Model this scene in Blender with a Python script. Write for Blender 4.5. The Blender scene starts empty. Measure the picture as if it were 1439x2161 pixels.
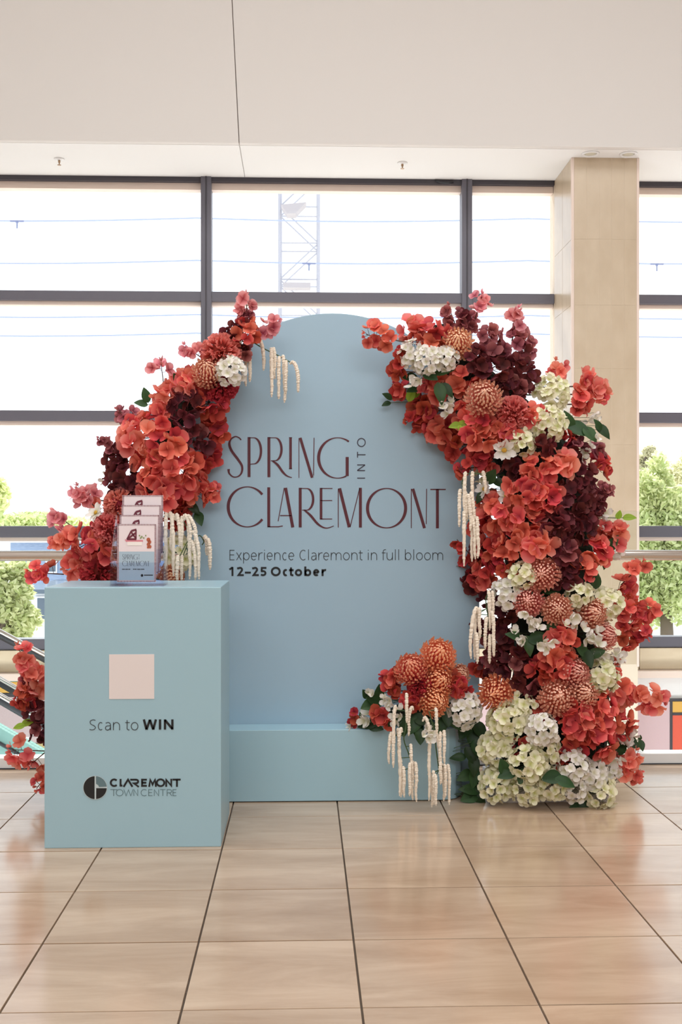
import bpy, math, random
from mathutils import Vector, Matrix, Quaternion
R_ = random.Random(7)
SC = bpy.context.scene
COL = SC.collection

# ------------------------------------------------------------ camera
F = 2330.0            # focal length in pixels of the 1439 x 2161 frame
CX, CYH = 719.5, 1100.0
EYE = 1.35
YAW = math.radians(1.93)
cam = bpy.data.cameras.new('camera')
cam.sensor_fit = 'VERTICAL'; cam.sensor_height = 36.0
cam.lens = F / 2161.0 * 36.0
cam.shift_y = (CYH - 1080.5) / 2161.0
cam.clip_end = 400
cam_o = bpy.data.objects.new('camera', cam); COL.objects.link(cam_o)
cam_o.location = (0, 0, EYE)
cam_o.rotation_euler = (math.radians(90), 0, -YAW)
SC.camera = cam_o
SY, CY = math.sin(YAW), math.cos(YAW)

# ------------------------------------------------------------ sky, sun, hall lights, added void fill, exposure
W = bpy.data.worlds.new('world'); SC.world = W; W.use_nodes = True
nt = W.node_tree; nt.nodes.clear()
wo = nt.nodes.new('ShaderNodeOutputWorld'); bg = nt.nodes.new('ShaderNodeBackground')
tc = nt.nodes.new('ShaderNodeTexCoord'); nz = nt.nodes.new('ShaderNodeTexNoise'); rp = nt.nodes.new('ShaderNodeValToRGB')
nz.inputs['Scale'].default_value = 3.5; nz.inputs['Detail'].default_value = 5
rp.color_ramp.elements[0].position = .38; rp.color_ramp.elements[0].color = (.60, .66, .76, 1)
rp.color_ramp.elements[1].position = .6; rp.color_ramp.elements[1].color = (.80, .81, .84, 1)
nt.links.new(tc.outputs['Generated'], nz.inputs['Vector']); nt.links.new(nz.outputs['Fac'], rp.inputs['Fac'])
nt.links.new(rp.outputs['Color'], bg.inputs['Color']); nt.links.new(bg.outputs['Background'], wo.inputs['Surface'])
bg.inputs['Strength'].default_value = 2.4

def lamp(name, kind, loc, rot, energy, color=(1, 1, 1), size=None, angle=None):
    l = bpy.data.lights.new(name, kind); l.energy = energy; l.color = color
    if size: l.shape = 'RECTANGLE'; l.size, l.size_y = size
    if angle is not None: l.angle = angle
    o = bpy.data.objects.new(name, l); COL.objects.link(o); o.location = loc; o.rotation_euler = rot
    return o
# high sun beyond the windows: reaches only the strip of floor next to the balustrade
sun_dir = Vector((0.10, -1.0, -1.07)).normalized()
so = lamp('sun', 'SUN', (0, 30, 40), (0, 0, 0), 6.5, (1, .97, .92), angle=math.radians(.6))
so.rotation_mode = 'QUATERNION'; so.rotation_quaternion = sun_dir.to_track_quat('-Z', 'Y')
lamp('hall_light_front', 'AREA', (.5, 3.0, 6.7), (math.radians(10), 0, 0), 360, (.94, .98, 1), size=(9, 3.5))
lamp('hall_light_back', 'AREA', (.5, -5.5, 6.4), (math.radians(52), 0, 0), 640, (.94, .98, 1), size=(10, 4))
lamp('void_fill_light', 'AREA', (.5, 6.45, -3.0), (math.radians(112), 0, 0), 260, (1, .99, .97), size=(10, 1))  # added fill out of view, brightens the void and mural; no fitting there

SC.view_settings.view_transform = 'Standard'; SC.view_settings.look = 'None'
SC.view_settings.gamma = 1; SC.view_settings.use_curve_mapping = False
SC.view_settings.exposure = 0.0
SC.cycles.use_denoising = True
SC.cycles.max_bounces = 8; SC.cycles.diffuse_bounces = 4; SC.cycles.glossy_bounces = 4
SC.cycles.transmission_bounces = 6; SC.cycles.transparent_max_bounces = 16
SC.cycles.sample_clamp_indirect = 8

# ------------------------------------------------------------ helpers
def at(x, y, Y):
    """world point on the plane at depth Y seen at photograph pixel x, y"""
    a = (x - CX) / F; b = (CYH - y) / F
    dx = SY + a * CY; dy = CY - a * SY
    t = Y / dy
    return Vector((dx * t, Y, EYE + b * t))
def floor_at(x, y, z=0.0):
    a = (x - CX) / F; b = (CYH - y) / F
    t = (z - EYE) / b
    return Vector(((SY + a * CY) * t, (CY - a * SY) * t, z))
def lin(c):
    c = c / 255.0
    return c / 12.92 if c <= .04045 else ((c + .055) / 1.055) ** 2.4
def rgb(r, g, b): return (lin(r), lin(g), lin(b), 1)
def interp(tab, v):
    if v <= tab[0][0]: return tab[0][1]
    for (a, p), (b, q) in zip(tab, tab[1:]):
        if v <= b: return p + (q - p) * (v - a) / (b - a)
    return tab[-1][1]

class MB:
    def __init__(s): s.v = []; s.f = []; s.a = []
    def add(s, vs, fs, att=None):
        n = len(s.v); s.v += [tuple(v) for v in vs]; s.f += [tuple(i + n for i in f) for f in fs]
        s.a += list(att) if att else [0.0] * len(vs)
        return s
    def box(s, x0, x1, y0, y1, z0, z1):
        return s.add([(x0, y0, z0), (x1, y0, z0), (x1, y1, z0), (x0, y1, z0), (x0, y0, z1), (x1, y0, z1), (x1, y1, z1), (x0, y1, z1)],
                     [(3, 2, 1, 0), (4, 5, 6, 7), (0, 1, 5, 4), (1, 2, 6, 5), (2, 3, 7, 6), (3, 0, 4, 7)])
    def prism(s, pts, y0, y1):
        """outline in (x, z), extruded along y"""
        n = len(pts)
        vs = [(p[0], y0, p[1]) for p in pts] + [(p[0], y1, p[1]) for p in pts]
        fs = [tuple(range(n)), tuple(range(2 * n - 1, n - 1, -1))]
        fs += [((i + 1) % n, i, n + i, n + (i + 1) % n) for i in range(n)]
        return s.add(vs, fs)
    def zprism(s, pts, z0, z1):
        n = len(pts)
        vs = [(p[0], p[1], z0) for p in pts] + [(p[0], p[1], z1) for p in pts]
        fs = [tuple(range(n - 1, -1, -1)), tuple(range(n, 2 * n))]
        fs += [(i, (i + 1) % n, n + (i + 1) % n, n + i) for i in range(n)]
        return s.add(vs, fs)
    def tube(s, pts, r, sides=6, cap=True, jit=0, rnd=None):
        pts = [Vector(p) for p in pts]; n = len(pts)
        rs = r if isinstance(r, (list, tuple)) else [r] * n
        vs = []; ref = Vector((.13, .97, .21))
        for i, p in enumerate(pts):
            d = (pts[min(i + 1, n - 1)] - pts[max(i - 1, 0)])
            if d.length < 1e-9: d = Vector((0, 0, 1))
            d.normalize()
            u = d.cross(ref)
            if u.length < .05: u = d.cross(Vector((1, 0, 0)))
            u.normalize(); w = d.cross(u)
            for k in range(sides):
                a = 2 * math.pi * k / sides
                rr = rs[i] * (1 + (rnd.uniform(-jit, jit) if jit else 0))
                vs.append(p + u * (math.cos(a) * rr) + w * (math.sin(a) * rr))
        fs = [(i * sides + k, i * sides + (k + 1) % sides, (i + 1) * sides + (k + 1) % sides, (i + 1) * sides + k) for i in range(n - 1) for k in range(sides)]
        if cap: fs += [tuple(range(sides - 1, -1, -1)), tuple((n - 1) * sides + k for k in range(sides))]
        return s.add(vs, fs)
    def lathe(s, prof, c=(0, 0, 0), sides=20):
        vs = [(c[0] + r * math.cos(2 * math.pi * k / sides), c[1] + r * math.sin(2 * math.pi * k / sides), c[2] + z) for r, z in prof for k in range(sides)]
        n = len(prof)
        fs = [(i * sides + k, i * sides + (k + 1) % sides, (i + 1) * sides + (k + 1) % sides, (i + 1) * sides + k) for i in range(n - 1) for k in range(sides)]
        fs += [tuple(range(sides - 1, -1, -1)), tuple((n - 1) * sides + k for k in range(sides))]
        return s.add(vs, fs)
    def blob(s, c, r, rnd, jit=.15, nu=10, nv=7):
        vs = []
        for j in range(nv + 1):
            ph = math.pi * j / nv
            for i in range(nu):
                a = 2 * math.pi * i / nu; q = 1 + rnd.uniform(-jit, jit)
                vs.append((c[0] + r[0] * q * math.sin(ph) * math.cos(a), c[1] + r[1] * q * math.sin(ph) * math.sin(a), c[2] + r[2] * q * math.cos(ph)))
        return s.add(vs, [(j * nu + i, (j + 1) * nu + i, (j + 1) * nu + (i + 1) % nu, j * nu + (i + 1) % nu) for j in range(nv) for i in range(nu)])
    def mesh(s, name, mat, smooth=False, bevel=0, att=False):
        me = bpy.data.meshes.new(name); me.from_pydata(s.v, [], s.f)
        if mat: me.materials.append(mat)
        if att:
            A = me.attributes.new('t', 'FLOAT', 'POINT'); A.data.foreach_set('value', s.a)
        if smooth: me.polygons.foreach_set('use_smooth', [True] * len(me.polygons))
        if bevel:
            import bmesh
            b = bmesh.new(); b.from_mesh(me); bmesh.ops.remove_doubles(b, verts=b.verts, dist=1e-5)
            bmesh.ops.recalc_face_normals(b, faces=b.faces)
            es = [e for e in b.edges if len(e.link_faces) == 2 and e.calc_face_angle(0) > .6]
            bmesh.ops.bevel(b, geom=es, offset=bevel, segments=2, profile=.6, affect='EDGES', clamp_overlap=True)
            b.to_mesh(me); b.free()
        me.update(); return me
    def obj(s, name, mat, parent=None, smooth=False, bevel=0, att=False):
        return link(name, s.mesh(name, mat, smooth, bevel, att), parent)

def link(name, me, parent=None, loc=None, q=None, sc=None):
    o = bpy.data.objects.new(name, me); COL.objects.link(o)
    if parent is not None:
        o.parent = parent
        if loc is None: o.location = -PLOC.get(parent.name, Vector((0, 0, 0)))   # mesh given in world space
        else: o.location = Vector(loc) - PLOC.get(parent.name, Vector((0, 0, 0)))
    elif loc is not None: o.location = loc
    if q is not None: o.rotation_mode = 'QUATERNION'; o.rotation_quaternion = q
    if sc is not None: o.scale = (sc, sc, sc) if not isinstance(sc, tuple) else sc
    return o
PLOC = {}
LABELS = set()
def tag(o, label, cat, group=None, kind=None):
    assert label not in LABELS or group, label
    LABELS.add(label)
    o['label'] = label; o['category'] = cat
    if group: o['group'] = group
    if kind: o['kind'] = kind
    return o
def thing(name, loc, label, cat, group=None):
    o = bpy.data.objects.new(name, None); COL.objects.link(o); o.location = loc; o.empty_display_size = .05
    PLOC[o.name] = Vector(loc)
    return tag(o, label, cat, group)
def struct(o, label, cat='structure'):
    o['kind'] = 'structure'; o['label'] = label; o['category'] = cat
    return o
def struct_root(name, loc, label, cat):
    o = bpy.data.objects.new(name, None); COL.objects.link(o); o.location = loc; o.empty_display_size = .05
    PLOC[o.name] = Vector(loc); return struct(o, label, cat)

# ------------------------------------------------------------ materials
def mat(name, col, rough=.6, metal=0, spec=.4, noise=None, bump=None, trans=0):
    m = bpy.data.materials.new(name); m.use_nodes = True; n = m.node_tree; b = n.nodes['Principled BSDF']
    b.inputs['Base Color'].default_value = col; b.inputs['Roughness'].default_value = rough
    b.inputs['Metallic'].default_value = metal; b.inputs['Specular IOR Level'].default_value = spec
    if noise:      # (scale xyz, colour b, detail)
        t = n.nodes.new('ShaderNodeTexCoord'); mp = n.nodes.new('ShaderNodeMapping'); z = n.nodes.new('ShaderNodeTexNoise')
        mp.inputs['Scale'].default_value = noise[0]; z.inputs['Scale'].default_value = 1; z.inputs['Detail'].default_value = 6
        r = n.nodes.new('ShaderNodeValToRGB'); r.color_ramp.elements[0].position = .33; r.color_ramp.elements[1].position = .68
        r.color_ramp.elements[0].color = col; r.color_ramp.elements[1].color = noise[1]
        n.links.new(t.outputs['Object'], mp.inputs['Vector']); n.links.new(mp.outputs['Vector'], z.inputs['Vector'])
        n.links.new(z.outputs['Fac'], r.inputs['Fac']); n.links.new(r.outputs['Color'], b.inputs['Base Color'])
    if bump:
        t = n.nodes.new('ShaderNodeTexCoord'); z = n.nodes.new('ShaderNodeTexNoise'); z.inputs['Scale'].default_value = bump[0]; z.inputs['Detail'].default_value = 4
        bp = n.nodes.new('ShaderNodeBump'); bp.inputs['Strength'].default_value = bump[1]; bp.inputs['Distance'].default_value = .004
        n.links.new(t.outputs['Object'], z.inputs['Vector']); n.links.new(z.outputs['Fac'], bp.inputs['Height']); n.links.new(bp.outputs['Normal'], b.inputs['Normal'])
    return m
def petal_mat(name, inner, outer, var=.25, translucent=.35, rough=.65, rim=None):
    """petal colour from its throat (t = 0) to its rim (t = 1), edge light painted into the rim stop, each blossom a little different"""
    m = bpy.data.materials.new(name); m.use_nodes = True; n = m.node_tree; b = n.nodes['Principled BSDF']
    at_ = n.nodes.new('ShaderNodeAttribute'); at_.attribute_name = 't'
    r = n.nodes.new('ShaderNodeValToRGB'); r.color_ramp.elements[0].color = inner; r.color_ramp.elements[1].color = outer
    r.color_ramp.elements[0].position = .02; r.color_ramp.elements[1].position = .55
    if rim: e = r.color_ramp.elements.new(1.0); e.color = rim  # paler rim stop: edge-lit highlights painted into the petal colour
    oi = n.nodes.new('ShaderNodeObjectInfo'); hs = n.nodes.new('ShaderNodeHueSaturation')
    mr = n.nodes.new('ShaderNodeMapRange'); mr.inputs['To Min'].default_value = 1 - var; mr.inputs['To Max'].default_value = 1 + var
    mh = n.nodes.new('ShaderNodeMapRange'); mh.inputs['To Min'].default_value = .488; mh.inputs['To Max'].default_value = .512
    ml = n.nodes.new('ShaderNodeMath'); ml.operation = 'MULTIPLY'; ml.inputs[1].default_value = 7.13
    fr = n.nodes.new('ShaderNodeMath'); fr.operation = 'FRACT'
    n.links.new(at_.outputs['Fac'], r.inputs['Fac']); n.links.new(oi.outputs['Random'], mr.inputs['Value'])
    n.links.new(oi.outputs['Random'], ml.inputs[0]); n.links.new(ml.outputs[0], fr.inputs[0]); n.links.new(fr.outputs[0], mh.inputs['Value'])
    n.links.new(r.outputs['Color'], hs.inputs['Color']); n.links.new(mr.outputs['Result'], hs.inputs['Value']); n.links.new(mh.outputs['Result'], hs.inputs['Hue'])
    n.links.new(hs.outputs['Color'], b.inputs['Base Color']); b.inputs['Roughness'].default_value = rough; b.inputs['Specular IOR Level'].default_value = .25
    if translucent:
        tr = n.nodes.new('ShaderNodeBsdfTranslucent'); mx = n.nodes.new('ShaderNodeMixShader'); mx.inputs[0].default_value = translucent
        n.links.new(hs.outputs['Color'], tr.inputs['Color']); n.links.new(b.outputs[0], mx.inputs[1]); n.links.new(tr.outputs[0], mx.inputs[2])
        n.links.new(mx.outputs[0], n.nodes['Material Output'].inputs['Surface'])
    return m
def tile_mat(name, a, b):
    """sandstone: each tile cut from another place of the block, faint streaks along its width"""
    m = mat(name, a, .17, spec=.9); n = m.node_tree
    t = n.nodes.new('ShaderNodeTexCoord'); oi = n.nodes.new('ShaderNodeObjectInfo'); mp = n.nodes.new('ShaderNodeMapping'); cb = n.nodes.new('ShaderNodeCombineXYZ')
    ml = n.nodes.new('ShaderNodeMath'); ml.operation = 'MULTIPLY'; ml.inputs[1].default_value = 61
    z = n.nodes.new('ShaderNodeTexNoise'); z.inputs['Scale'].default_value = 1; z.inputs['Detail'].default_value = 9; z.inputs['Roughness'].default_value = .62; z.inputs['Distortion'].default_value = .6
    mp.inputs['Scale'].default_value = (1.3, 6, 1); r = n.nodes.new('ShaderNodeValToRGB'); hs = n.nodes.new('ShaderNodeHueSaturation'); mr = n.nodes.new('ShaderNodeMapRange')
    r.color_ramp.elements[0].position = .3; r.color_ramp.elements[1].position = .66; r.color_ramp.elements[0].color = a; r.color_ramp.elements[1].color = b
    mr.inputs['To Min'].default_value = .95; mr.inputs['To Max'].default_value = 1.05
    L = n.links.new
    L(oi.outputs['Random'], ml.inputs[0]); L(ml.outputs[0], cb.inputs['X']); L(ml.outputs[0], cb.inputs['Z']); L(cb.outputs[0], mp.inputs['Location'])
    L(t.outputs['Object'], mp.inputs['Vector']); L(mp.outputs[0], z.inputs['Vector']); L(z.outputs['Fac'], r.inputs['Fac']); L(r.outputs['Color'], hs.inputs['Color'])
    L(oi.outputs['Random'], mr.inputs['Value']); L(mr.outputs['Result'], hs.inputs['Value']); L(hs.outputs['Color'], n.nodes['Principled BSDF'].inputs['Base Color'])
    return m
def glass_mat(name, tint, refl=.06):
    m = bpy.data.materials.new(name); m.use_nodes = True; n = m.node_tree; n.nodes.clear()
    o = n.nodes.new('ShaderNodeOutputMaterial'); t = n.nodes.new('ShaderNodeBsdfTransparent'); g = n.nodes.new('ShaderNodeBsdfGlossy')
    mx = n.nodes.new('ShaderNodeMixShader'); lw = n.nodes.new('ShaderNodeLayerWeight'); lw.inputs['Blend'].default_value = .12
    mu = n.nodes.new('ShaderNodeMath'); mu.operation = 'MULTIPLY'; mu.inputs[1].default_value = refl * 6
    t.inputs['Color'].default_value = tint; g.inputs['Roughness'].default_value = .01
    n.links.new(lw.outputs['Facing'], mu.inputs[0]); n.links.new(mu.outputs[0], mx.inputs[0])
    n.links.new(t.outputs[0], mx.inputs[1]); n.links.new(g.outputs[0], mx.inputs[2]); n.links.new(mx.outputs[0], o.inputs['Surface'])
    return m
def hatch_mat(name, a, b, scale=34, ang=.8):
    m = mat(name, a, .6); n = m.node_tree; t = n.nodes.new('ShaderNodeTexCoord'); mp = n.nodes.new('ShaderNodeMapping')
    w = n.nodes.new('ShaderNodeTexWave'); r = n.nodes.new('ShaderNodeValToRGB'); w.inputs['Scale'].default_value = scale; w.bands_direction = 'X'
    mp.inputs['Rotation'].default_value = (0, ang, 0)
    r.color_ramp.elements[0].color = a; r.color_ramp.elements[1].color = b; r.color_ramp.elements[0].position = .55; r.color_ramp.elements[1].position = .8
    n.links.new(t.outputs['Object'], mp.inputs['Vector']); n.links.new(mp.outputs['Vector'], w.inputs['Vector'])
    n.links.new(w.outputs['Fac'], r.inputs['Fac']); n.links.new(r.outputs['Color'], n.nodes['Principled BSDF'].inputs['Base Color'])
    return m

M = dict(
    wall=mat('warm_white_paint', rgb(217, 211, 206), .8, bump=(60, .05)), soffit=mat('white_soffit_paint', rgb(230, 227, 224), .8),
    tile=tile_mat('sandstone_tile', rgb(172, 143, 117), rgb(202, 176, 151)),
    grout=mat('grey_grout', rgb(112, 100, 88), .9), slab=mat('hall_stone', rgb(188, 161, 135), .3),
    white_metal=mat('white_coated_metal', rgb(232, 230, 228), .4), steel=mat('brushed_steel', rgb(215, 208, 202), .22, 1),
    frame=mat('grey_window_metal', rgb(98, 95, 104), .45, .0), bead=mat('beige_glazing_bead', rgb(225, 205, 192), .5),
    head=mat('dark_head_track', rgb(66, 62, 68), .5), pane=glass_mat('window_glass', (.97, .98, .98, 1), .05), rail_glass=glass_mat('balustrade_glass', (.95, .975, .97, 1), .05),
    column=mat('beige_column_tile', rgb(190, 170, 144), .28, spec=.5, noise=((9, 9, 5), rgb(198, 179, 154))), joint=mat('pale_joint', rgb(218, 202, 182), .8),
    sand=mat('sandstone_block', rgb(206, 186, 158), .8, noise=((4, 4, 9), rgb(219, 202, 176))), lower=mat('lower_wall_paint', rgb(222, 218, 216), .8),
    blue=mat('pale_blue_paint', rgb(158, 190, 202), .36, spec=.5, bump=(9, .04)), board=mat('arch_blue_paint', rgb(155, 180, 196), .5, spec=.35, bump=(7, .05)),
    maroon=mat('maroon_vinyl', rgb(84, 30, 40), .5), ink=mat('black_vinyl', rgb(28, 28, 30), .5), ink2=mat('dark_grey_vinyl', rgb(62, 66, 70), .5),
    navy=mat('slate_vinyl', rgb(58, 54, 68), .5), logo_grey=mat('grey_vinyl', rgb(96, 120, 126), .5), logo_light=mat('pale_vinyl', rgb(196, 208, 210), .5),
    sticker=mat('pink_white_sticker', rgb(228, 216, 213), .5), paper=mat('blush_paper', rgb(232, 218, 220), .5), paper_blue=mat('blue_print', rgb(168, 188, 202), .5),
    stripe=mat('maroon_print', rgb(110, 42, 58), .6), pinkprint=mat('pink_print', rgb(214, 128, 140), .6), brownprint=mat('rust_print', rgb(178, 92, 62), .6),
    greenprint=mat('olive_print', rgb(140, 152, 104), .6), greyprint=mat('grey_print', rgb(120, 124, 134), .6), paleprint=mat('cream_print', rgb(240, 232, 226), .6),
    acrylic=glass_mat('clear_acrylic', (.93, .94, .97, 1), .09), foam=mat('gap_shade_foam', rgb(24, 32, 22), .9, bump=(40, .6)),  # foam near-black: shade between the flowers put into its colour
    pot=mat('white_plinth_paint', rgb(222, 216, 218), .5),
    stem=mat('brown_stem', rgb(84, 58, 46), .7), gstem=mat('green_stem', rgb(70, 92, 58), .7),
    leaf=petal_mat('dark_leaf', rgb(44, 64, 38), rgb(52, 78, 44), .35, .2, .4), lime=petal_mat('lime_leaf', rgb(128, 164, 40), rgb(158, 190, 66), .2, .4, .45),
    coral=petal_mat('coral_petal', rgb(168, 42, 42), rgb(232, 104, 92), .2, .34, rim=rgb(243, 142, 126)), red=petal_mat('red_petal', rgb(132, 30, 30), rgb(200, 70, 62), .2, .32, rim=rgb(220, 96, 84)),
    burgundy=petal_mat('burgundy_petal', rgb(64, 20, 25), rgb(104, 41, 46), .3, .35, rim=rgb(124, 57, 60)), pink=petal_mat('pink_petal', rgb(170, 62, 78), rgb(232, 146, 150), .15, .55, rim=rgb(245, 186, 188)),
    salmon=petal_mat('salmon_petal', rgb(206, 76, 66), rgb(240, 132, 118), .15, .42, rim=rgb(246, 164, 150)), plum=petal_mat('plum_petal', rgb(112, 46, 54), rgb(174, 96, 100), .22, .58, rim=rgb(204, 134, 136)),
    cream=petal_mat('cream_petal', rgb(196, 196, 112), rgb(242, 236, 206), .06, .25), white=petal_mat('white_petal', rgb(206, 200, 160), rgb(240, 234, 226), .06, .25),
    peach=petal_mat('peach_petal', rgb(200, 98, 80), rgb(244, 182, 146), .08, .25, rim=rgb(252, 216, 186)), orange=petal_mat('orange_petal', rgb(210, 92, 70), rgb(246, 162, 118), .06, .25, rim=rgb(252, 200, 160)),
    rose=petal_mat('rose_petal', rgb(194, 94, 80), rgb(240, 166, 144), .06, .25, rim=rgb(250, 208, 188)),
    frill=petal_mat('frilled_coral_petal', rgb(160, 44, 46), rgb(226, 104, 98), .08, .3, rim=rgb(244, 150, 142)), frill_red=petal_mat('frilled_red_petal', rgb(130, 30, 34), rgb(206, 72, 68), .08, .3),
    yellow=mat('yellow_disc', rgb(196, 150, 52), .8), tassel=mat('cream_tassel', rgb(236, 222, 204), .9),
    rubber=mat('black_rubber', rgb(52, 54, 58), .5), teal=hatch_mat('teal_panel', rgb(140, 182, 175), rgb(130, 172, 166), 60),
    gold=hatch_mat('gold_panel', rgb(222, 172, 82), rgb(190, 146, 70)), rosep=hatch_mat('dusty_pink_panel', rgb(206, 178, 180), rgb(184, 156, 160)),
    redp=hatch_mat('vermilion_panel', rgb(220, 92, 66), rgb(188, 78, 62)), tan=hatch_mat('tan_panel', rgb(200, 170, 120), rgb(176, 150, 110)), dark=mat('dark_trim', rgb(60, 56, 60), .5),
    tree=petal_mat('tree_leaf', rgb(192, 206, 140), rgb(230, 234, 184), .15, .5), tree2=petal_mat('tree_leaf_pale', rgb(206, 204, 164), rgb(236, 232, 200), .15, .5), bark=mat('bark', rgb(110, 96, 84), .9),
    bluewall=mat('blue_grey_shingle', rgb(142, 158, 186), .8, noise=((6, 6, 30), rgb(164, 178, 204))), palewall=mat('pale_render', rgb(232, 234, 240), .8), darkglass=mat('dark_window', rgb(96, 108, 122), .2),
    ground=mat('pale_paving', rgb(226, 224, 218), .9), wire=mat('pale_wire', rgb(158, 168, 196), .6), insul=mat('insulator', rgb(120, 128, 160), .5), crane=mat('white_crane_paint', rgb(172, 172, 180), .6),
    brass=mat('sprinkler_metal', rgb(170, 140, 110), .3, .6), hopper=mat('crane_hopper', rgb(172, 166, 168), .7), lens=mat('downlight_lens', rgb(206, 200, 182), .3),
)

# ------------------------------------------------------------ setting: hall, void, window wall
YW, YB, YC = 9.90, 9.00, 9.26         # window plane, bulkhead face, column face
YE = 6.22                             # edge of the hall floor
ZS = at(700, 375, YW).z               # soffit height
m1, m2 = at(435, 600, YW).x, at(985, 600, YW).x
bay = m2 - m1
colL, colR = at(1206, 600, YC).x, at(1349, 600, YC).x
XL, XR = m1 - 2 * bay, colR + 2 * bay
TOP = 7.0
fl = struct(MB().box(XL, XR, -9, YE, -.35, -.012).obj('floor', M['grout']), 'grey grout bed of the beige tiled concourse floor', 'floor')
base = floor_at(721.5, 1790.5); x0 = floor_at(723, 1790).x; T = .4975
tm = {}
cols = [x0 + T * k for k in range(-9, 11)]; rows = [base.y + T * k for k in range(-6, 4)]
rows = [r for r in rows if r < YE - .02]
for i, xa in enumerate(cols[:-1]):
    for j, ya in enumerate(rows):
        yb = rows[j + 1] if j + 1 < len(rows) else YE
        key = round(yb - ya, 3)
        if key not in tm:
            w, d = T - .0065, key - .006
            tm[key] = MB().box(-w / 2, w / 2, -d / 2, d / 2, -.02, 0).mesh('tile', M['tile'], bevel=.0012)
        dz = R_.uniform(-.0005, .0005)
        o = link('tile', tm[key], fl, ((xa + T / 2), (ya + yb) / 2, dz))
        o.delta_rotation_euler = (0, 0, math.pi * R_.randint(0, 1))
for name, b in (('paving_left', (XL, cols[0], -9, YE)), ('paving_right', (cols[-1], XR, -9, YE)), ('paving_near', (cols[0], cols[-1], -9, rows[0]))):
    MB().box(b[0] + .002, b[1] - .002, b[2], b[3] - .002, -.012, 0).obj(name, M['slab'], fl)
MB().box(XL, XR, YE, YE + .03, -.35, .004).obj('edge_trim', M['white_metal'], fl)
struct(MB().box(XL - .1, XL, -9, 10.1, -4.5, TOP).obj('wall_left', M['wall']), 'warm white side wall left of the concourse', 'wall')
struct(MB().box(XR, XR + .1, -9, 10.1, -4.5, TOP).obj('wall_right', M['wall']), 'warm white side wall right of the concourse', 'wall')
struct(MB().box(XL, XR, -9.1, -9, -.35, TOP).obj('wall_back', M['wall']), 'warm white wall behind the photographer', 'wall')
struct(MB().box(XL, XR, -9, 10.1, TOP, TOP + .1).obj('ceiling', M['wall']), 'high white hall ceiling above the frame', 'ceiling')
struct(MB().box(XL, XR, 6, YW, -4.6, -4.5).obj('floor_lower', M['slab']), 'stone floor of the level below the balustrade', 'floor')
bk = struct_root('wall_front', (0, YB, ZS), 'warm white bulkhead wall above the windows, split by one seam', 'wall')
sb, st = at(504.5, 303, YB), at(489.5, 0, YB); xt = sb.x + (st.x - sb.x) * (TOP - sb.z) / (st.z - sb.z)
zb = at(720, 304, YB).z
MB().prism([(XL, zb), (sb.x - .003, zb), (xt - .003, TOP), (XL, TOP)], YB, YB + .06).obj('panel', M['wall'], bk, bevel=.004)
MB().prism([(sb.x + .003, zb), (XR, zb), (XR, TOP), (xt + .003, TOP)], YB, YB + .06).obj('panel', M['wall'], bk, bevel=.004)
MB().box(XL, XR, YB + .05, YB + .1, zb + .02, TOP).obj('backing', M['bead'], bk)
sf = struct_root('ceiling_soffit', (0, YB, zb), 'bright white soffit strip between bulkhead and window head', 'ceiling')
zs2 = zb
xs = at(513, 375, YW).x
MB().box(XL, sb.x - .004, YB + .062, YW + .15, zb, zb + .05).obj('panel', M['soffit'], sf)
MB().box(sb.x + .004, XR, YB + .062, YW + .15, zb, zb + .05).obj('panel', M['soffit'], sf)

def zy(y, Y=YW): return at(720, y, Y).z
rows_t = [(617, 637), (868, 890), (1110, 1134), (1346, 1369)]
zhead0, zhead1 = zy(386), zb
zsill = zy(1369)
def window(n, xa, xb, label, ml, mr):
    w = struct_root('window_%d' % n, (xa, YW, zsill), label, 'window')
    MB().box(xa, xb, YW, YW + .16, zhead0, zhead1).obj('frame_head', M['head'], w)
    MB().box(xa, xb, YW + .05, YW + .15, zy(400), zhead0).obj('blind_track', M['bead'], w)
    for a, b in rows_t:
        MB().box(xa, xb, YW, YW + .14, zy(b), zy(a)).obj('transom', M['frame'], w, bevel=.004)
        if b < 1300: MB().box(xa, xb, YW + .05, YW + .13, zy(b + 8), zy(b)).obj('glazing_bead', M['bead'], w)
    for xm, wm in ((xa, ml), (xb, mr)):
        if wm:
            o = MB().box(xm - wm, xm + wm, YW - .02, YW + .14, zsill, zhead1).obj('mullion', M['frame'], w, bevel=.004)
            MB().box(xm - .006, xm + .006, YW - .026, YW - .0195, zsill, zhead1).obj('cover_strip', M['head'], o)
    zz = [zy(400)] + [v for a, b in rows_t for v in (zy(a), zy(b))]
    for k in range(0, 8, 2):
        MB().box(xa + ml * .8, xb - mr * .8, YW + .08, YW + .088, zz[k + 1] - .005, zz[k] + .005).obj('pane', M['pane'], w)
hw = 11 / F * YW
window(1, XL, m1 - bay, 'window bay furthest left, beyond the frame', 0, hw)
window(2, m1 - bay, m1, 'large window bay left of the arch with four panes', 0, hw)
window(3, m1, m2, 'widest window bay behind the blue arch', 0, 0)
window(4, m2, colL, 'narrow window bay between arch and beige column', hw, 0)
window(5, colR, colR + bay, 'window bay right of the beige column', 0, hw)
window(6, colR + bay, XR, 'window bay furthest right, beyond the frame', 0, 0)
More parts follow.
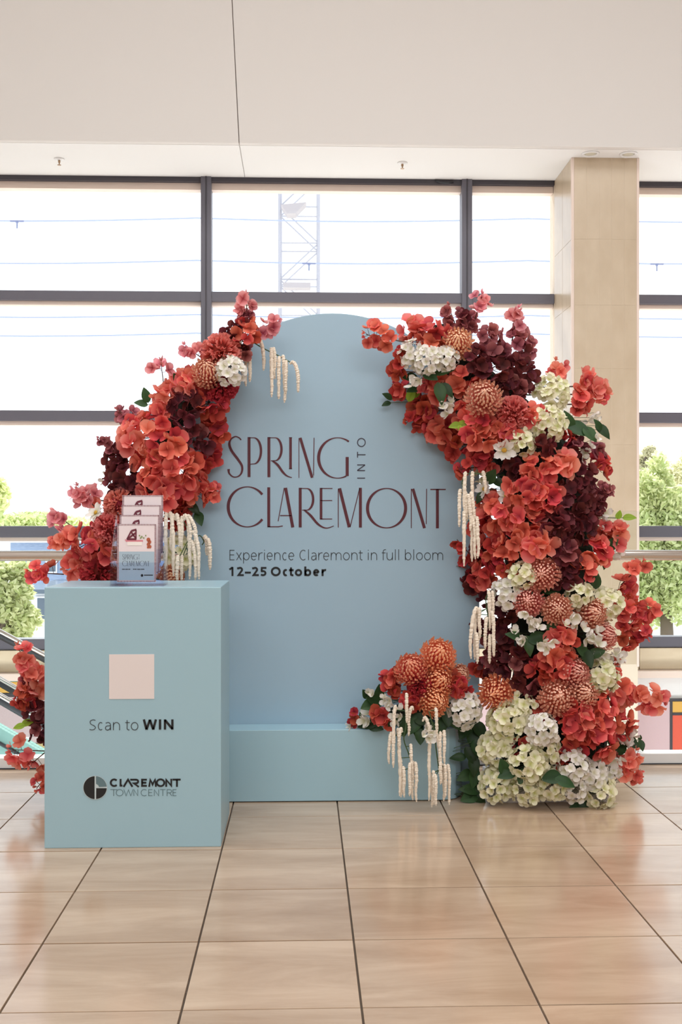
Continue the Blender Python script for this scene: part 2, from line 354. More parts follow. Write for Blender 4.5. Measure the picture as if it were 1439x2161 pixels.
# beige tiled column
cl = struct_root('column', ((colL + colR) / 2, YC, -4.5), 'square column clad in narrow beige tiles with pale joints', 'column')
MB().box(colL + .0045, colR - .012, YC + .0045, YW + .2, -4.5, zb).obj('core', M['joint'], cl)
for xa in (colL, colR - .022): MB().box(xa, xa + .022, YC, YC + .03, zy(1410, YC), zb).obj('corner_trim', M['bead'], cl, bevel=.003)
zr = [zb] + [zy(y, YC) for y in (500, 640, 775, 937, 1078, 1240, 1405)]
pw = (colR - colL - .044) / 5
for k in range(5):
    for a, b in zip(zr[1:], zr):
        xa = colL + .022 + pw * k
        MB().box(xa + .0012, xa + pw - .0012, YC + .003, YC + .02, a + .001, b - .001).obj('tile', M['column'], cl)
for a, b in zip(zr[1:], zr):
    for k in range(2):
        ya = YC + .03 + k * .31
        MB().box(colL + .002, colL + .02, ya + .002, ya + .306, a + .0016, b - .0016).obj('tile', M['column'], cl)
# below the glass: sandstone sill, ledge, wall with painted panels
s1 = struct_root('trim_1', (0, YW, zsill), 'sandstone block course under the window frame', 'trim')
zl = zy(1415); xx = XL
while xx < XR:
    MB().box(xx + .003, min(xx + .78, XR) - .003, YW - .02, YW + .2, zl, zsill - .004).obj('block', M['sand'], s1, bevel=.006); xx += .78
struct(MB().box(XL, XR, YW - .12, YW + .2, zy(1430), zl - .002).obj('trim_2', M['bead']), 'pale stone ledge below the sandstone blocks', 'trim')
struct(MB().box(XL, XR, YW - .06, YW + .2, -4.5, zy(1430) - .002).obj('wall_lower', M['lower']), 'off-white lower wall beneath the window ledge', 'wall')
mu = thing('mural', (0, YW - .06, -3), 'painted panel frieze of pink, gold and vermilion hatched fields below the window ledge', 'mural')
zt = zy(1480); z2 = zy(1507); xd = at(1409, 1540, YW).x
def mp_(n, mt, xa, xb, za, zb_): return MB().box(xa + .004, xb - .004, YW - .09, YW - .062, za + .004, zb_ - .004).obj(n, M[mt], mu)
mp_('panel', 'gold', xd, xd + .9, z2, zt)['label'] = 'gold hatched field'
mp_('panel', 'redp', xd, xd + .9, -2.4, z2)['label'] = 'vermilion hatched field'
mp_('panel', 'rosep', xd - 2.2, xd, -2.4, zt)['label'] = 'dusty pink hatched field'
mp_('panel', 'redp', xd + .9, XR, -2.4, zt)
xl2 = at(300, 1480, YW).x
mp_('panel', 'tan', xl2, xd - 2.2, -2.4, zt)
zg1, zg2 = zy(1432), zy(1456)
mp_('panel', 'teal', XL, xl2, zy(1433), zy(1418))
mp_('panel', 'gold', XL, xl2, zg2, zg1)
mp_('panel', 'rosep', XL, xl2, zy(1560), zg2 - .03)
mp_('panel', 'tan', XL, xl2, -2.4, zy(1560))
for q in ((xd - .012, xd + .012, YW - .095, YW - .062, -2.4, zt), (xd - .03, XR, YW - .095, YW - .062, zt, zt + .02), (xd + .013, xd + .9, YW - .096, YW - .062, z2 - .012, z2 + .012), (XL, xl2, YW - .095, YW - .062, zg2 - .03, zg2)): MB().box(*q).obj('frame_line', M['dark'], mu)

# ------------------------------------------------------------ soffit fittings
for k, (px, lab) in enumerate(((125, 'small brass sprinkler head in the soffit near the left picture edge'), (849, 'small brass sprinkler head in the soffit above the arch'))):
    p = at(px, 341, 9.45); p.z = zb
    s = thing('sprinkler', p, lab, 'sprinkler', 'soffit sprinklers')
    MB().lathe([(.045, 0), (.042, -.008), (.012, -.012)], p).obj('escutcheon', M['white_metal'], s, smooth=True)
    MB().lathe([(.010, -.008), (.010, -.03), (.005, -.034), (.005, -.05)], p, 10).obj('nozzle', M['brass'], s, smooth=True)
    MB().lathe([(.016, -.05), (.016, -.054)], p, 12).obj('deflector', M['brass'], s)
for px, lab in ((1246, 'round recessed downlight above the left half of the column'), (1326, 'round recessed downlight above the right half of the column')):
    p = at(px, 319, 9.16); p.z = zb
    s = thing('downlight', p, lab, 'downlight', 'downlights over the column')
    MB().lathe([(.075, 0), (.072, -.012), (.058, -.012), (.05, -.002)], p, 28).obj('rim', M['white_metal'], s, smooth=True)
    MB().lathe([(.055, -.003), (.03, -.009), (.005, -.011)], p, 24).obj('lens', M['lens'], s, smooth=True)
p = at(930, 384, YW - .03)
c = MB().tube([at(918, 381, YW - .01), at(930, 385, YW - .02), at(945, 386, YW - .02), at(957, 383, YW - .01)], .006, 6).obj('cable', M['rubber'], smooth=True)
tag(c, 'short black cable drooping from the window head right of the arch', 'cable')

# ------------------------------------------------------------ glass balustrade with steel handrail
YG = 6.12
ba = thing('balustrade', (0, YG, 0), 'frameless glass balustrade with steel handrail behind the flower display', 'balustrade')
zg = at(1400, 1079, YG).z; xg = XL + .05; k = 0
while xg < XR - .1:
    xe = min(xg + 1.55, XR - .02)
    MB().box(xg + .005, xe - .005, YG - .006, YG + .006, .06, zg).obj('glass_panel', M['rail_glass'], ba)
    MB().tube([(xg + .4, YG - .006, .98), (xg + .4, YG - .05, .99), (xg + .4, YG - .085, 1.13)], .008, 8).obj('bracket', M['steel'], ba, smooth=True)
    xg = xe
zh = at(1400, 1171.5, YG - .085).z
MB().tube([(XL + .02, YG - .085, zh), (XR - .02, YG - .085, zh)], .0285, 20).obj('handrail', M['steel'], ba, smooth=True)
MB().box(XL + .01, XR - .01, YG - .05, YG + .05, 0, .06).obj('base_channel', M['white_metal'], ba, bevel=.004)
MB().box(XL + .01, XR - .01, YG - .058, YG - .05, 0, .006).obj('gasket', M['rubber'], ba)

# ------------------------------------------------------------ escalators in the void
def esc(name, rails, slope, low, label):
    ends = [(at(-500, y - 500 * slope, Y), at(330, y + 330 * slope, Y)) for Y, y in rails]
    a, b = ends[0]; (Y0, _), (Y1, _) = rails
    e = thing(name, (a.x, Y0, -4.5), label, 'escalator', 'escalators behind the balustrade')
    g = .17 if low else .85
    for k, (pa, pb) in enumerate(ends):
        Y = pa.y
        r = MB().tube([pa, pb], .03, 10).obj('handrail', M['rubber'], e, smooth=True)
        MB().tube([pa + Vector((0, -.006, .026)), pb + Vector((0, -.006, .026))], .021, 8).obj('rail_trim', M['steel'], r, smooth=True)
        h = g if k == 0 else g + .35
        MB().prism([(pa.x, pa.z - .03), (pb.x, pb.z - .03), (pb.x, pb.z - h), (pa.x, pa.z - h)], Y - .006, Y + .006).obj('glass_panel', M['rail_glass'], e)
        if k == 0:
            k_ = MB().prism([(pa.x, pa.z - g), (pb.x, pb.z - g), (pb.x, pb.z - g - .22), (pa.x, pa.z - g - .22)], Y - .05, Y + .05).obj('skirt_panel', M['teal'], e)
            MB().tube([pa - Vector((0, .055, g + .10)), pb - Vector((0, .055, g + .10))], .012, 8).obj('skirt_trim', M['rubber'], k_, smooth=True)
    n = 10; sx = (b.x - a.x) / n; sz = (b.z - a.z) / n
    for k in range(n):
        MB().box(a.x + sx * k, a.x + sx * (k + 1), Y0 + .07, Y1 - .07, a.z + sz * (k + 1) - g - .55, a.z + sz * (k + 1) - g - .24).obj('step', M['white_metal'], e)
    return e
esc('escalator', [(7.35, 1476), (8.25, 1440)], .58, True, 'teal panelled escalator descending to the right behind the glass balustrade')
pa, pb = at(-400, 1340 - 400 * .53, 9.55), at(150, 1340 + 150 * .53, 9.55)
sr = thing('sloping_handrail', pa, 'single sloping handrail crossing the windows above the escalator, left of the plinth', 'handrail')
r = MB().tube([pa, pb], .034, 10).obj('rail', M['rubber'], sr, smooth=True)
MB().tube([pa + Vector((0, -.008, .03)), pb + Vector((0, -.008, .03))], .024, 8).obj('rail_trim', M['steel'], r, smooth=True)
for q in (.04, .3, .93):
    p = pa.lerp(pb, q); MB().tube([p, p + Vector((0, .06, -.05)), Vector((p.x, YW - .02 if p.z > zsill else YW - .05, p.z - .05))], .012, 6).obj('bracket', M['steel'], sr, smooth=True)

# ------------------------------------------------------------ outside
struct(MB().box(-60, 60, 10.2, 140, -5.2, -5).obj('ground', M['ground']), 'pale paving of the station forecourt outside', 'ground')
def leaf_crown(c, r, n, sz, rnd, mb=None):
    mb = mb or MB()
    for _ in range(n):
        while True:
            v = Vector((rnd.uniform(-1, 1), rnd.uniform(-1, 1), rnd.uniform(-1, 1)))
            if v.length < 1: break
        v = v * (.45 + .55 * v.length ** .3)
        p = Vector((c[0] + v.x * r[0], c[1] + v.y * r[1], c[2] + v.z * r[2]))
        q = Quaternion((rnd.gauss(0, 1), rnd.gauss(0, 1), rnd.gauss(0, 1), rnd.gauss(0, 1))).normalized()
        s = sz * rnd.uniform(.6, 1.3)
        t = rnd.random()
        mb.add([p + q @ Vector(w) * s for w in ((-.5, 0, 0), (0, -.28, .05), (.6, 0, 0), (0, .28, .05))], [(0, 1, 2, 3)], [t] * 4)
    return mb
def tree(px, y0, y1, wpx, Y, label, mt, n, sz, seed, lobes=5):
    rnd = random.Random(seed)
    c = at(px, (y0 + y1) / 2, Y); k = Y / F
    R = wpx / 2 * k; H = (y1 - y0) / 2 * k
    t = thing('tree', (c.x, Y, -5), label, 'tree')
    MB().tube([(c.x, Y, -5), (c.x + .1, Y, (c.z - 5) / 2), (c.x, Y, c.z + H * .5)], [.22, .17, .05], 8).obj('trunk', M['bark'], t, smooth=True)
    mb = MB()
    for _ in range(lobes):
        a = rnd.uniform(0, 6.28); q = rnd.uniform(.1, .8)
        lc = (c.x + R * q * math.cos(a), Y + R * .4 * math.sin(a), c.z + H * rnd.uniform(-.75, .75) * math.sqrt(1 - q * q))
        leaf_crown(lc, (R * .34, R * .34, H * .30), n // lobes, sz, rnd, mb)
        MB().tube([(c.x, Y, c.z - H * .6), lc], [.07, .02], 5).obj('branch', M['bark'], t)
    mb.obj('crown', M[mt], t, att=True)['kind'] = 'stuff'
tree(-25, 985, 1120, 130, 24, 'sparse green tree at the left picture edge above the handrail', 'tree', 1600, .15, 3, 9)
tree(0, 1165, 1370, 190, 20, 'yellow-green tree left of the plinth, below the handrail', 'tree', 9000, .13, 5, 22)
tree(60, 1080, 1135, 260, 60, 'low distant treeline tree behind the dark transom on the left', 'tree', 9000, .3, 8, 26)
tree(1400, 950, 1370, 190, 22, 'large yellow-green tree outside right of the column', 'tree', 20000, .13, 11, 40)
tree(1450, 925, 1130, 180, 34, 'pale grey-green gum tree behind the yellow-green one on the right', 'tree2', 9000, .18, 13, 22)
tree(1362, 928, 1010, 60, 40, 'slim pale tree top beside the column edge', 'tree2', 2500, .16, 15, 9)
# houses on the left
def building(px0, px1, ytop, Y, wall, roofm, label, wins):
    a, b = at(px0, ytop, Y), at(px1, ytop, Y)
    t = thing('building', ((a.x + b.x) / 2, Y, -5), label, 'building')
    MB().box(a.x, b.x, Y, Y + 5, -5, a.z).obj('wall', M[wall], t)
    MB().prism([(a.x - .2, a.z), (b.x + .2, a.z), (b.x + .2, a.z + .12), (a.x - .2, a.z + .12)], Y - .25, Y + 5.2).obj('roof', M[roofm], t)
    for (u0, v0, u1, v1) in wins:
        p, q = at(u0, v0, Y), at(u1, v1, Y)
        f = MB().box(p.x - .05, q.x + .05, Y - .06, Y, q.z - .05, p.z + .05).obj('window', M['palewall'], t)
        MB().box(p.x, q.x, Y - .075, Y - .06, q.z, p.z).obj('pane', M['darkglass'], t)
building(22, 420, 1145, 38, 'bluewall', 'palewall', 'blue-grey shingled building outside behind the left handrail', [(100, 1185, 118, 1206), (140, 1185, 158, 1206), (200, 1185, 230, 1206)])
building(48, 330, 1252, 32, 'palewall', 'darkglass', 'low white rendered building below the blue-grey one', [(80, 1262, 100, 1306), (120, 1270, 150, 1306)])
# catenary wires and hangers
Yw = 40; WIRES = []
for (y0, y1, lab) in ((459, 463, 'topmost overhead wire crossing the sky behind all upper panes'), (549, 551, 'second overhead wire crossing the upper panes'),
                      (662, 668, 'third overhead wire just below the upper transom'), (702, 706, 'lowest faint overhead wire behind the second row of panes')):
    a, b = at(-300, y0, Yw), at(1800, y1, Yw); s = []; WIRES.append(s)
    for k in range(25):
        q = k / 24; p = a.lerp(b, q); p.z -= .12 * math.sin(math.pi * ((q * 3) % 1)); s.append(p)
    tag(MB().tube(s, .028, 5).obj('overhead_wire', M['wire']), lab, 'wire')
for (px, py, lab) in ((36, 460, 'dark wire hanger on the topmost wire at far left'), (652, 551, 'dark wire hanger in front of the white crane tower'), (1386, 545, 'dark wire hanger in the pane right of the column')):
    p = at(px, py, Yw); s = WIRES[0 if py < 500 else 1]; p.z = interp([(v.x, v.z) for v in s], p.x)
    t = thing('wire_hanger', p, lab, 'hanger', 'wire hangers')
    MB().box(p.x - .24, p.x + .24, p.y - .03, p.y + .03, p.z - .03, p.z + .02).obj('clamp', M['insul'], t)
    MB().lathe([(.05, 0), (.05, -.06), (.028, -.08), (.028, -.25), (.01, -.27)], p, 10).obj('insulator', M['insul'], t, smooth=True)
# crane tower
Yk = 70; t = thing('tower_crane', (at(632, 600, Yk).x, Yk, -5), 'white lattice crane tower faint against the bright sky behind the middle pane', 'crane')
xa, xb = at(590, 500, Yk).x, at(672, 500, Yk).x; z0, z1 = -5, at(630, 360, Yk).z
for x in (xa, xb):
    for y in (Yk, Yk + 2.2): MB().tube([(x, y, z0), (x, y, z1)], .11, 6).obj('chord', M['crane'], t)
zz = z1; sgn = 0
while zz > z0 + 2:
    for y in (Yk, Yk + 2.2):
        MB().tube([(xa, y, zz), (xb, y, zz)], .05, 5).obj('strut', M['crane'], t); MB().tube([(xa if sgn else xb, y, zz), (xb if sgn else xa, y, zz - 2.3)], .05, 5).obj('brace', M['crane'], t)
    sgn ^= 1; zz -= 2.3
p = [at(594, 443, Yk), at(646, 438, Yk), at(624, 461, Yk), at(606, 462, Yk)]
MB().prism([(q.x, q.z) for q in p][::-1], Yk - 1.2, Yk - .1).obj('hopper', M['hopper'], t)
q0, q1 = at(598, 603, Yk), at(655, 614, Yk)
MB().box(q0.x, q1.x, Yk - 1, Yk - .1, q1.z, q0.z).obj('platform', M['hopper'], t)

# ------------------------------------------------------------ lettering: ribbons along drawn strokes
def ribbon(mb, pts, w, fn):
    """flat ribbon through 2-D points; w = width or list of widths; fn maps 2-D to the surface"""
    n = len(pts)
    if n < 2: return
    ws = w if isinstance(w, (list, tuple)) else [w] * n
    L, Rr = [], []
    for i in range(n):
        x, y = pts[i]; xa, ya = pts[max(i - 1, 0)]; xb, yb = pts[min(i + 1, n - 1)]
        if i in (0, n - 1) and n > 2 and math.hypot(pts[0][0] - pts[-1][0], pts[0][1] - pts[-1][1]) < 1e-6:
            xa, ya = pts[-2]; xb, yb = pts[1]
        d1 = (x - xa, y - ya); d2 = (xb - x, yb - y)
        l1 = math.hypot(*d1) or 1; l2 = math.hypot(*d2) or 1
        if i == 0 and d1 == (0, 0): d1 = d2; l1 = l2
        if i == n - 1 and d2 == (0, 0): d2 = d1; l2 = l1
        d1 = (d1[0] / l1, d1[1] / l1); d2 = (d2[0] / l2, d2[1] / l2)
        tx, ty = d1[0] + d2[0], d1[1] + d2[1]; l = math.hypot(tx, ty) or 1
        nx, ny = -ty / l, tx / l
        m = 1 / max(.45, abs(nx * -d1[1] + ny * d1[0]))
        h = ws[i] / 2 * m
        L.append(fn(x + nx * h, y + ny * h)); Rr.append(fn(x - nx * h, y - ny * h))
    mb.add(L + Rr, [(i, i + 1, n + i + 1, n + i) for i in range(n - 1)])
def arc(cx, cy, rx, ry, a0, a1, n=28):
    return [(cx + rx * math.cos(math.radians(a0 + (a1 - a0) * k / n)), cy + ry * math.sin(math.radians(a0 + (a1 - a0) * k / n))) for k in range(n + 1)]
def cat(pts, n=8):
    o = []
    P = [pts[0]] + list(pts) + [pts[-1]]
    for i in range(1, len(P) - 2):
        for k in range(n):
            t = k / n
            o.append(tuple(.5 * (2 * P[i][j] + (P[i + 1][j] - P[i - 1][j]) * t + (2 * P[i - 1][j] - 5 * P[i][j] + 4 * P[i + 1][j] - P[i + 2][j]) * t * t + (3 * P[i][j] - P[i - 1][j] - 3 * P[i + 1][j] + P[i + 2][j]) * t ** 3) for j in (0, 1)))
    return o + [tuple(pts[-1])]
def vw(pts, lo, hi):       # thick where the stroke runs vertically, thin where it runs level
    o = []
    for i in range(len(pts)):
        a = pts[max(i - 1, 0)]; b = pts[min(i + 1, len(pts) - 1)]; l = math.hypot(b[0] - a[0], b[1] - a[1]) or 1
        o.append(lo + (hi - lo) * (abs(b[1] - a[1]) / l) ** 1.5)
    return o
def ramp(n, *w): return [interp([(k / (len(w) - 1), v) for k, v in enumerate(w)], i / (n - 1)) for i in range(n)]

def deco(fn):
    """the tall display lettering, drawn in its own 1439 x 998 sheet; returns (title, into)"""
    t, i_ = MB(), MB()
    def st(p, w): ribbon(t, p, w, fn)
    s = cat([(114, 84), (100, 69), (76, 63), (50, 80), (41, 110), (56, 152), (95, 205), (119, 246), (117, 285), (96, 309), (65, 312), (40, 290), (36, 264)])
    st(s, ramp(len(s), 8, 7, 9, 15, 16, 15, 12, 7, 9, 17))
    st([(163, 66), (163, 313)], 18)
    b = [(163, 70)] + arc(192, 151, 45, 81, -90, 90) + [(170, 234)]; st(b, vw(b, 5, 15))
    st([(286, 66), (286, 314)], 18)
    b = [(286, 70), (318, 70)] + arc(324, 141, 40, 71, -90, 90) + [(298, 213)]; st(b, vw(b, 5, 15))
    l = cat([(308, 213), (340, 238), (372, 282), (398, 306), (429, 317)]); st(l, ramp(len(l), 9, 15, 14, 9, 4))
    st([(420, 68), (420, 263)], 16); st([(410, 69), (430, 69)], 4); st([(410, 262), (430, 262)], 4)
    st([(472, 72), (472, 318)], 4); st([(480, 70), (554, 317)], 17); st([(566, 70), (563, 304)], 5)
    g = arc(712, 195, 118, 125, -54, -297, 60); st(g, vw(g, 5, 19))
    st([(771, 189), (771, 307)], 19)
    c = arc(152, 498, 118, 124, -38, -322, 60); st(c, vw(c, 6, 19))
    st([(285, 377), (285, 624)], 18); st([(280, 621), (345, 621), (372, 616)], 6)
    st([(343, 587), (381, 380)], 5); st([(389, 380), (434, 625)], 19); st([(355, 552), (424, 552)], 6)
    st([(480, 380), (480, 625)], 18)
    b = [(480, 384), (512, 384)] + arc(520, 451, 40, 67, -90, 90) + [(492, 518)]; st(b, vw(b, 5, 15))
    l = cat([(505, 517), (545, 552), (585, 600), (620, 624), (650, 629), (688, 616)]); st(l, ramp(len(l), 9, 15, 14, 9, 6, 4))
    st([(609, 381), (609, 576)], 16)
    for x, y in ((680, 384), (678, 459), (678, 573)): st([(606, y), (x, y)], 5)
    st([(716, 385), (716, 626)], 5); st([(724, 383), (784, 624)], 19); st([(789, 624), (848, 384)], 5); st([(853, 380), (853, 626)], 18)
    o = arc(1015, 506, 118, 122, 0, 360, 72); st(o, vw(o, 6, 19))
    st([(1168, 386), (1168, 630)], 5); st([(1178, 386), (1250, 630)], 18); st([(1263, 386), (1261, 605)], 5)
    st([(1286, 390), (1382, 390)], 7); st([(1330, 388), (1330, 631)], 18)
    for p in ([(833, 320), (882, 320)], [(833, 273), (882, 273)], [(833, 238), (882, 238)], [(834, 272), (881, 239)], [(835, 157), (835, 193)], [(835, 175), (885, 175)], arc(859, 99, 24, 25, 0, 360)): ribbon(i_, p, 6, fn)
    return t, i_

ADV = dict(E=.72, x=.66, p=.81, e=.73, r=.53, i=.345, n=.81, c=.64, C=.84, l=.345, a=.72, m=1.26, o=.81, t=.46, f=.41, u=.81, b=.81, S=.74, O=1.04, W=1.28, I=.42, N=1.02, T=.74, R=.78)
ADV[' '] = .36; ADV['1'] = .80; ADV['2'] = .80; ADV['5'] = .80; ADV['-'] = .70
X = .75
def glyph(ch, A, w):
    h = w / 2; L = .1 + h; Rr = A - .09 - h; cx = (L + Rr) / 2 ; rx = (Rr - L) / 2
    oc = (A / 2, X / 2, A / 2 - .07 - h, X / 2 - h + .012)
    am = X - h + .012 - X * .55
    if ch == 'o': return [arc(*oc, 0, 360)]
    if ch == 'O': return [arc(A / 2, .5, A / 2 - .07 - h, .5 - h + .015, 0, 360, 40)]
    if ch == 'n': return [[(L, 0), (L, X)], [(L, X * .42)] + arc(cx, X * .55, rx, am, 180, 0) + [(Rr, 0)]]
    if ch == 'm':
        q = (L + Rr) / 2; r = (q - L) / 2
        return [[(L, 0), (L, X)], [(L, X * .45)] + arc(L + r, X * .58, r, X - h - X * .57, 180, 0) + [(q, 0)], [(q, X * .45)] + arc(q + r, X * .58, r, X - h - X * .57, 180, 0) + [(Rr, 0)]]
    if ch == 'r': return [[(L, 0), (L, X)], [(L, X * .4)] + arc(L + (A - .02 - L) * .85, X * .5, (A - .02 - L) * .85, X * .5 - h + .012, 180, 78)]
    if ch == 'u': return [[(Rr, X), (Rr, 0)], [(L, X)] + arc(cx, X * .42, rx, X * .42 - h + .012, 180, 360) + [(Rr, X * .5)]]
    if ch in 'pb':
        return [[(L, -.33 if ch == 'p' else 0), (L, X if ch == 'p' else 1.06)], arc(L + (A - .07 - h - L) / 2, X / 2, (A - .07 - h - L) / 2, X / 2 - h + .012, 0, 360)]
    if ch == 'e':
        x0, y0, a, b = oc; return [[(x0 - a, y0 + .01), (x0 + a, y0 + .01)], arc(x0, y0, a, b, 2, 312)]
    if ch == 'c': x0, y0, a, b = oc; return [arc(x0 + .03, y0, a, b, 52, 308)]
    if ch == 'C': return [arc(A / 2 + .06, .5, A / 2 - .05 - h, .5 - h + .015, 52, 308, 36)]
    if ch == 'a':
        rr = (Rr - L) / 2
        return [[(L + .02, X - h - .05)] + arc(cx, X * .62, rr, X * .38 - h + .012, 120, 0) + [(Rr, 0)], [(Rr, X * .57), (cx, X * .54)] + arc(cx - .02, X * .27, rr * .92, X * .27, 90, 270) + arc(cx - .02, X * .38, rr, X * .38 - h, -90, 0)]
    if ch == 't': return [[(A * .42, X + .2), (A * .42, .2)] + arc(A * .42 + .17, .18, .17, .18 - h + .01, 180, 285, 12), [(.02, X - h), (A - .03, X - h)]]
    if ch == 'f': return [[(A * .42, 0), (A * .42, .82)] + arc(A * .42 + .2, .85, .2, .22 - h, 180, 70, 12), [(.03, X - h), (A, X - h)]]
    if ch == 'i': return [[(A / 2, 0), (A / 2, X)], [(A / 2, X + .18), (A / 2, X + .18 + max(w, .08))]]
    if ch == 'l': return [[(A / 2, 0), (A / 2, 1.06)]]
    if ch == 'x': return [[(.05 + h, 0), (A - .05 - h, X)], [(.05 + h, X), (A - .05 - h, 0)]]
    if ch == 'E': return [[(L, 0), (L, 1)]] + [[(L, y), (Rr if y != .52 else Rr - .03, y)] for y in (h, .52, 1 - h)]
    if ch == 'I': return [[(A / 2, 0), (A / 2, 1)]]
    if ch == 'N': return [[(L, 0), (L, 1)], [(L, 1 - h * .6), (Rr, h * .6)], [(Rr, 0), (Rr, 1)]]
    if ch == 'W': return [[(.03 + h, 1), (A * .28, 0)], [(A * .28, 0), (A / 2, .97)], [(A / 2, .97), (A * .72, 0)], [(A * .72, 0), (A - .03 - h, 1)]]
    if ch == 'T': return [[(.03, 1 - h), (A - .03, 1 - h)], [(A / 2, 0), (A / 2, 1)]]
    if ch == 'R': return [[(L, 0), (L, 1)], [(L, 1 - h)] + arc(Rr - .25, .74, .22, .26 - h, 90, -90, 14) + [(L, .48 + h)], [(Rr - .3, .48), (Rr + .02, 0)]]
    if ch == 'S': return [cat([(A - .12, .93 - h * .3), (A * .58, 1 - h + .01), (A * .25, .9 - h * .4), (.12 + h * .6, .74), (A * .3, .56), (A * .66, .42), (A - .1 - h * .7, .25), (A * .68, .07 + h * .4), (A * .4, h - .01), (.08, .07 + h * .3)], 5)]
    if ch == '1': return [[(A * .52, 0), (A * .52, 1)], [(A * .14, .72), (A * .52, 1 - h * .5)]]
    if ch == '2': return [[(.08, .85)] + arc(A / 2 - .03, .7, A / 2 - .1 - h, .3 - h + .01, 125, -25, 14) + [(.12 + h, h), (A - .06, h)]]
    if ch == '5': return [[(A - .1, 1 - h), (.14 + h, 1 - h), (.12 + h, .56)] + arc(A / 2 - .05, .32, A / 2 - .05 - h, .32 - h + .01, 115, -140, 18)]
    if ch == '-': return [[(.05, .38), (A - .05, .38)]]
    return []
def text_px(mb, s, x0, x1, base, cap, w, fn, adv=0):
    tot = sum(ADV[c] + adv for c in s) - adv; k = (x1 - x0) / (tot - .12); x = x0 - .06 * k
    for c in s:
        for st in glyph(c, ADV[c], w): ribbon(mb, [(x + p[0] * k, base - p[1] * cap) for p in st], w * (k + cap) / 2, fn)
        x += (ADV[c] + adv) * k

# ------------------------------------------------------------ arched board and step
YBd = 5.475
apex = at(702, 661, YBd); hwid = 311 / F * (YBd / CY)
bt = thing('arch_board', (apex.x, YBd, 0), 'tall pale blue round-topped display board lettered with a spring message', 'board')
r = hwid; zc_ = apex.z - r
out = [(apex.x - r, .0), (apex.x + r, .0)] + [(apex.x + r * math.cos(math.radians(a)), zc_ + r * math.sin(math.radians(a))) for a in [k * 3 for k in range(61)]]
MB().prism(out, YBd, YBd + .05).obj('panel', M['board'], bt, bevel=.003)
for s in (-1, 1): MB().prism([(apex.x + s * .4 - .02, 0), (apex.x + s * .4 + .02, 0), (apex.x + s * .4 + .02, 1.1), (apex.x + s * .4 - .02, 1.1)], YBd + .052, YBd + .3).obj('brace', M['pot'], bt)
fnb = lambda x, y: at(470 + x * .34051, 900 + y * .34068, YBd - .0015)
t, i_ = deco(fnb)
t.obj('title_lettering', M['maroon'], bt); i_.obj('small_lettering', M['navy'], bt)
fnp = lambda x, y: at(x, y, YBd - .0015)
mb = MB(); text_px(mb, 'Experience Claremont in full bloom', 483.5, 935.5, 1182, 21.4, .068, fnp); mb.obj('subtitle_lettering', M['ink2'], bt)
mb = MB(); text_px(mb, '12-25', 483, 563, 1215.5, 18.9, .20, fnp); mb.obj('date_lettering', M['ink'], bt)
mb = MB(); text_px(mb, 'October', 571, 687, 1215.5, 18.9, .20, fnp); mb.obj('month_lettering', M['ink'], bt)
pf = floor_at(700, 1692); pl = at(430, 1692, pf.y).x; pr = at(972, 1692, pf.y).x; ph = at(700, 1540, pf.y).z
st_ = MB().zprism([(pl - .2, pf.y), (pr - .09, pf.y), (pr - .055, pf.y + .006), (pr - .02, pf.y + .03), (pr + .01, pf.y + .08), (pr + .03, YBd - .002), (pl - .2, YBd - .002)], .004, ph).obj('display_step', M['blue'], bevel=.003)
tag(st_, 'low pale blue box step running along the foot of the arched board', 'step')

# ------------------------------------------------------------ plinth
f0, f1 = floor_at(97, 1790), floor_at(468, 1788); YP = (f0.y + f1.y) / 2
xa = at(93.5, 1500, YP).x; xb = at(466.5, 1500, YP).x; hp = at(280, 1239, YP).z; YP2 = floor_at(487, 1718).y
pn = thing('plinth', ((xa + xb) / 2, YP, 0), 'waist-high pale blue box plinth standing in front of the arched board', 'plinth')
MB().box(xa, xb, YP, YP2, 0, hp).obj('body', M['blue'], pn, bevel=.004)
fq = lambda x, y: at(150 + x * .18763, 1360 + y * .18767, YP - .0018)
fq2 = lambda x, y: at(150 + x * .18763, 1360 + y * .18767, YP - .0026)
def quad(mb, p, fn): mb.add([fn(*q) for q in p], [tuple(range(len(p)))])
q0, q1 = fq(427, 112), fq(935, 612)
MB().box(q0.x, q1.x, YP - .0016, YP - .0002, q1.z, q0.z).obj('sticker', M['sticker'], pn)['label'] = 'square pinkish white sticker left plain'
mb = MB(); text_px(mb, 'Scan to', 204, 757, 965, 120, .07, fq); mb.obj('caption_lettering', M['ink2'], pn)
mb = MB(); text_px(mb, 'WIN', 808, 1157, 957, 114, .21, fq); mb.obj('bold_lettering', M['ink'], pn)
lg = MB(); quad(lg, arc(270, 1610, 137, 134, 0, 360, 48)[:-1], fq); rim = lg.obj('logo_rim', M['logo_light'], pn)
lg = MB(); quad(lg, arc(270, 1610, 131, 129, 92.5, 267.5, 30), fq2)
quad(lg, [(282, 1616)] + [p for p in arc(270, 1610, 131, 129, 3, 85, 20)], fq2); lg.obj('logo_dark', M['ink'], rim)
lg = MB(); quad(lg, [p for p in arc(270, 1610, 131, 129, -86, -5, 20)] + [p for p in arc(270, 1610, 44, 42, -9, -76, 8)], fq2); lg.obj('logo_quarter', M['logo_grey'], rim)
lb = MB(); w = 21
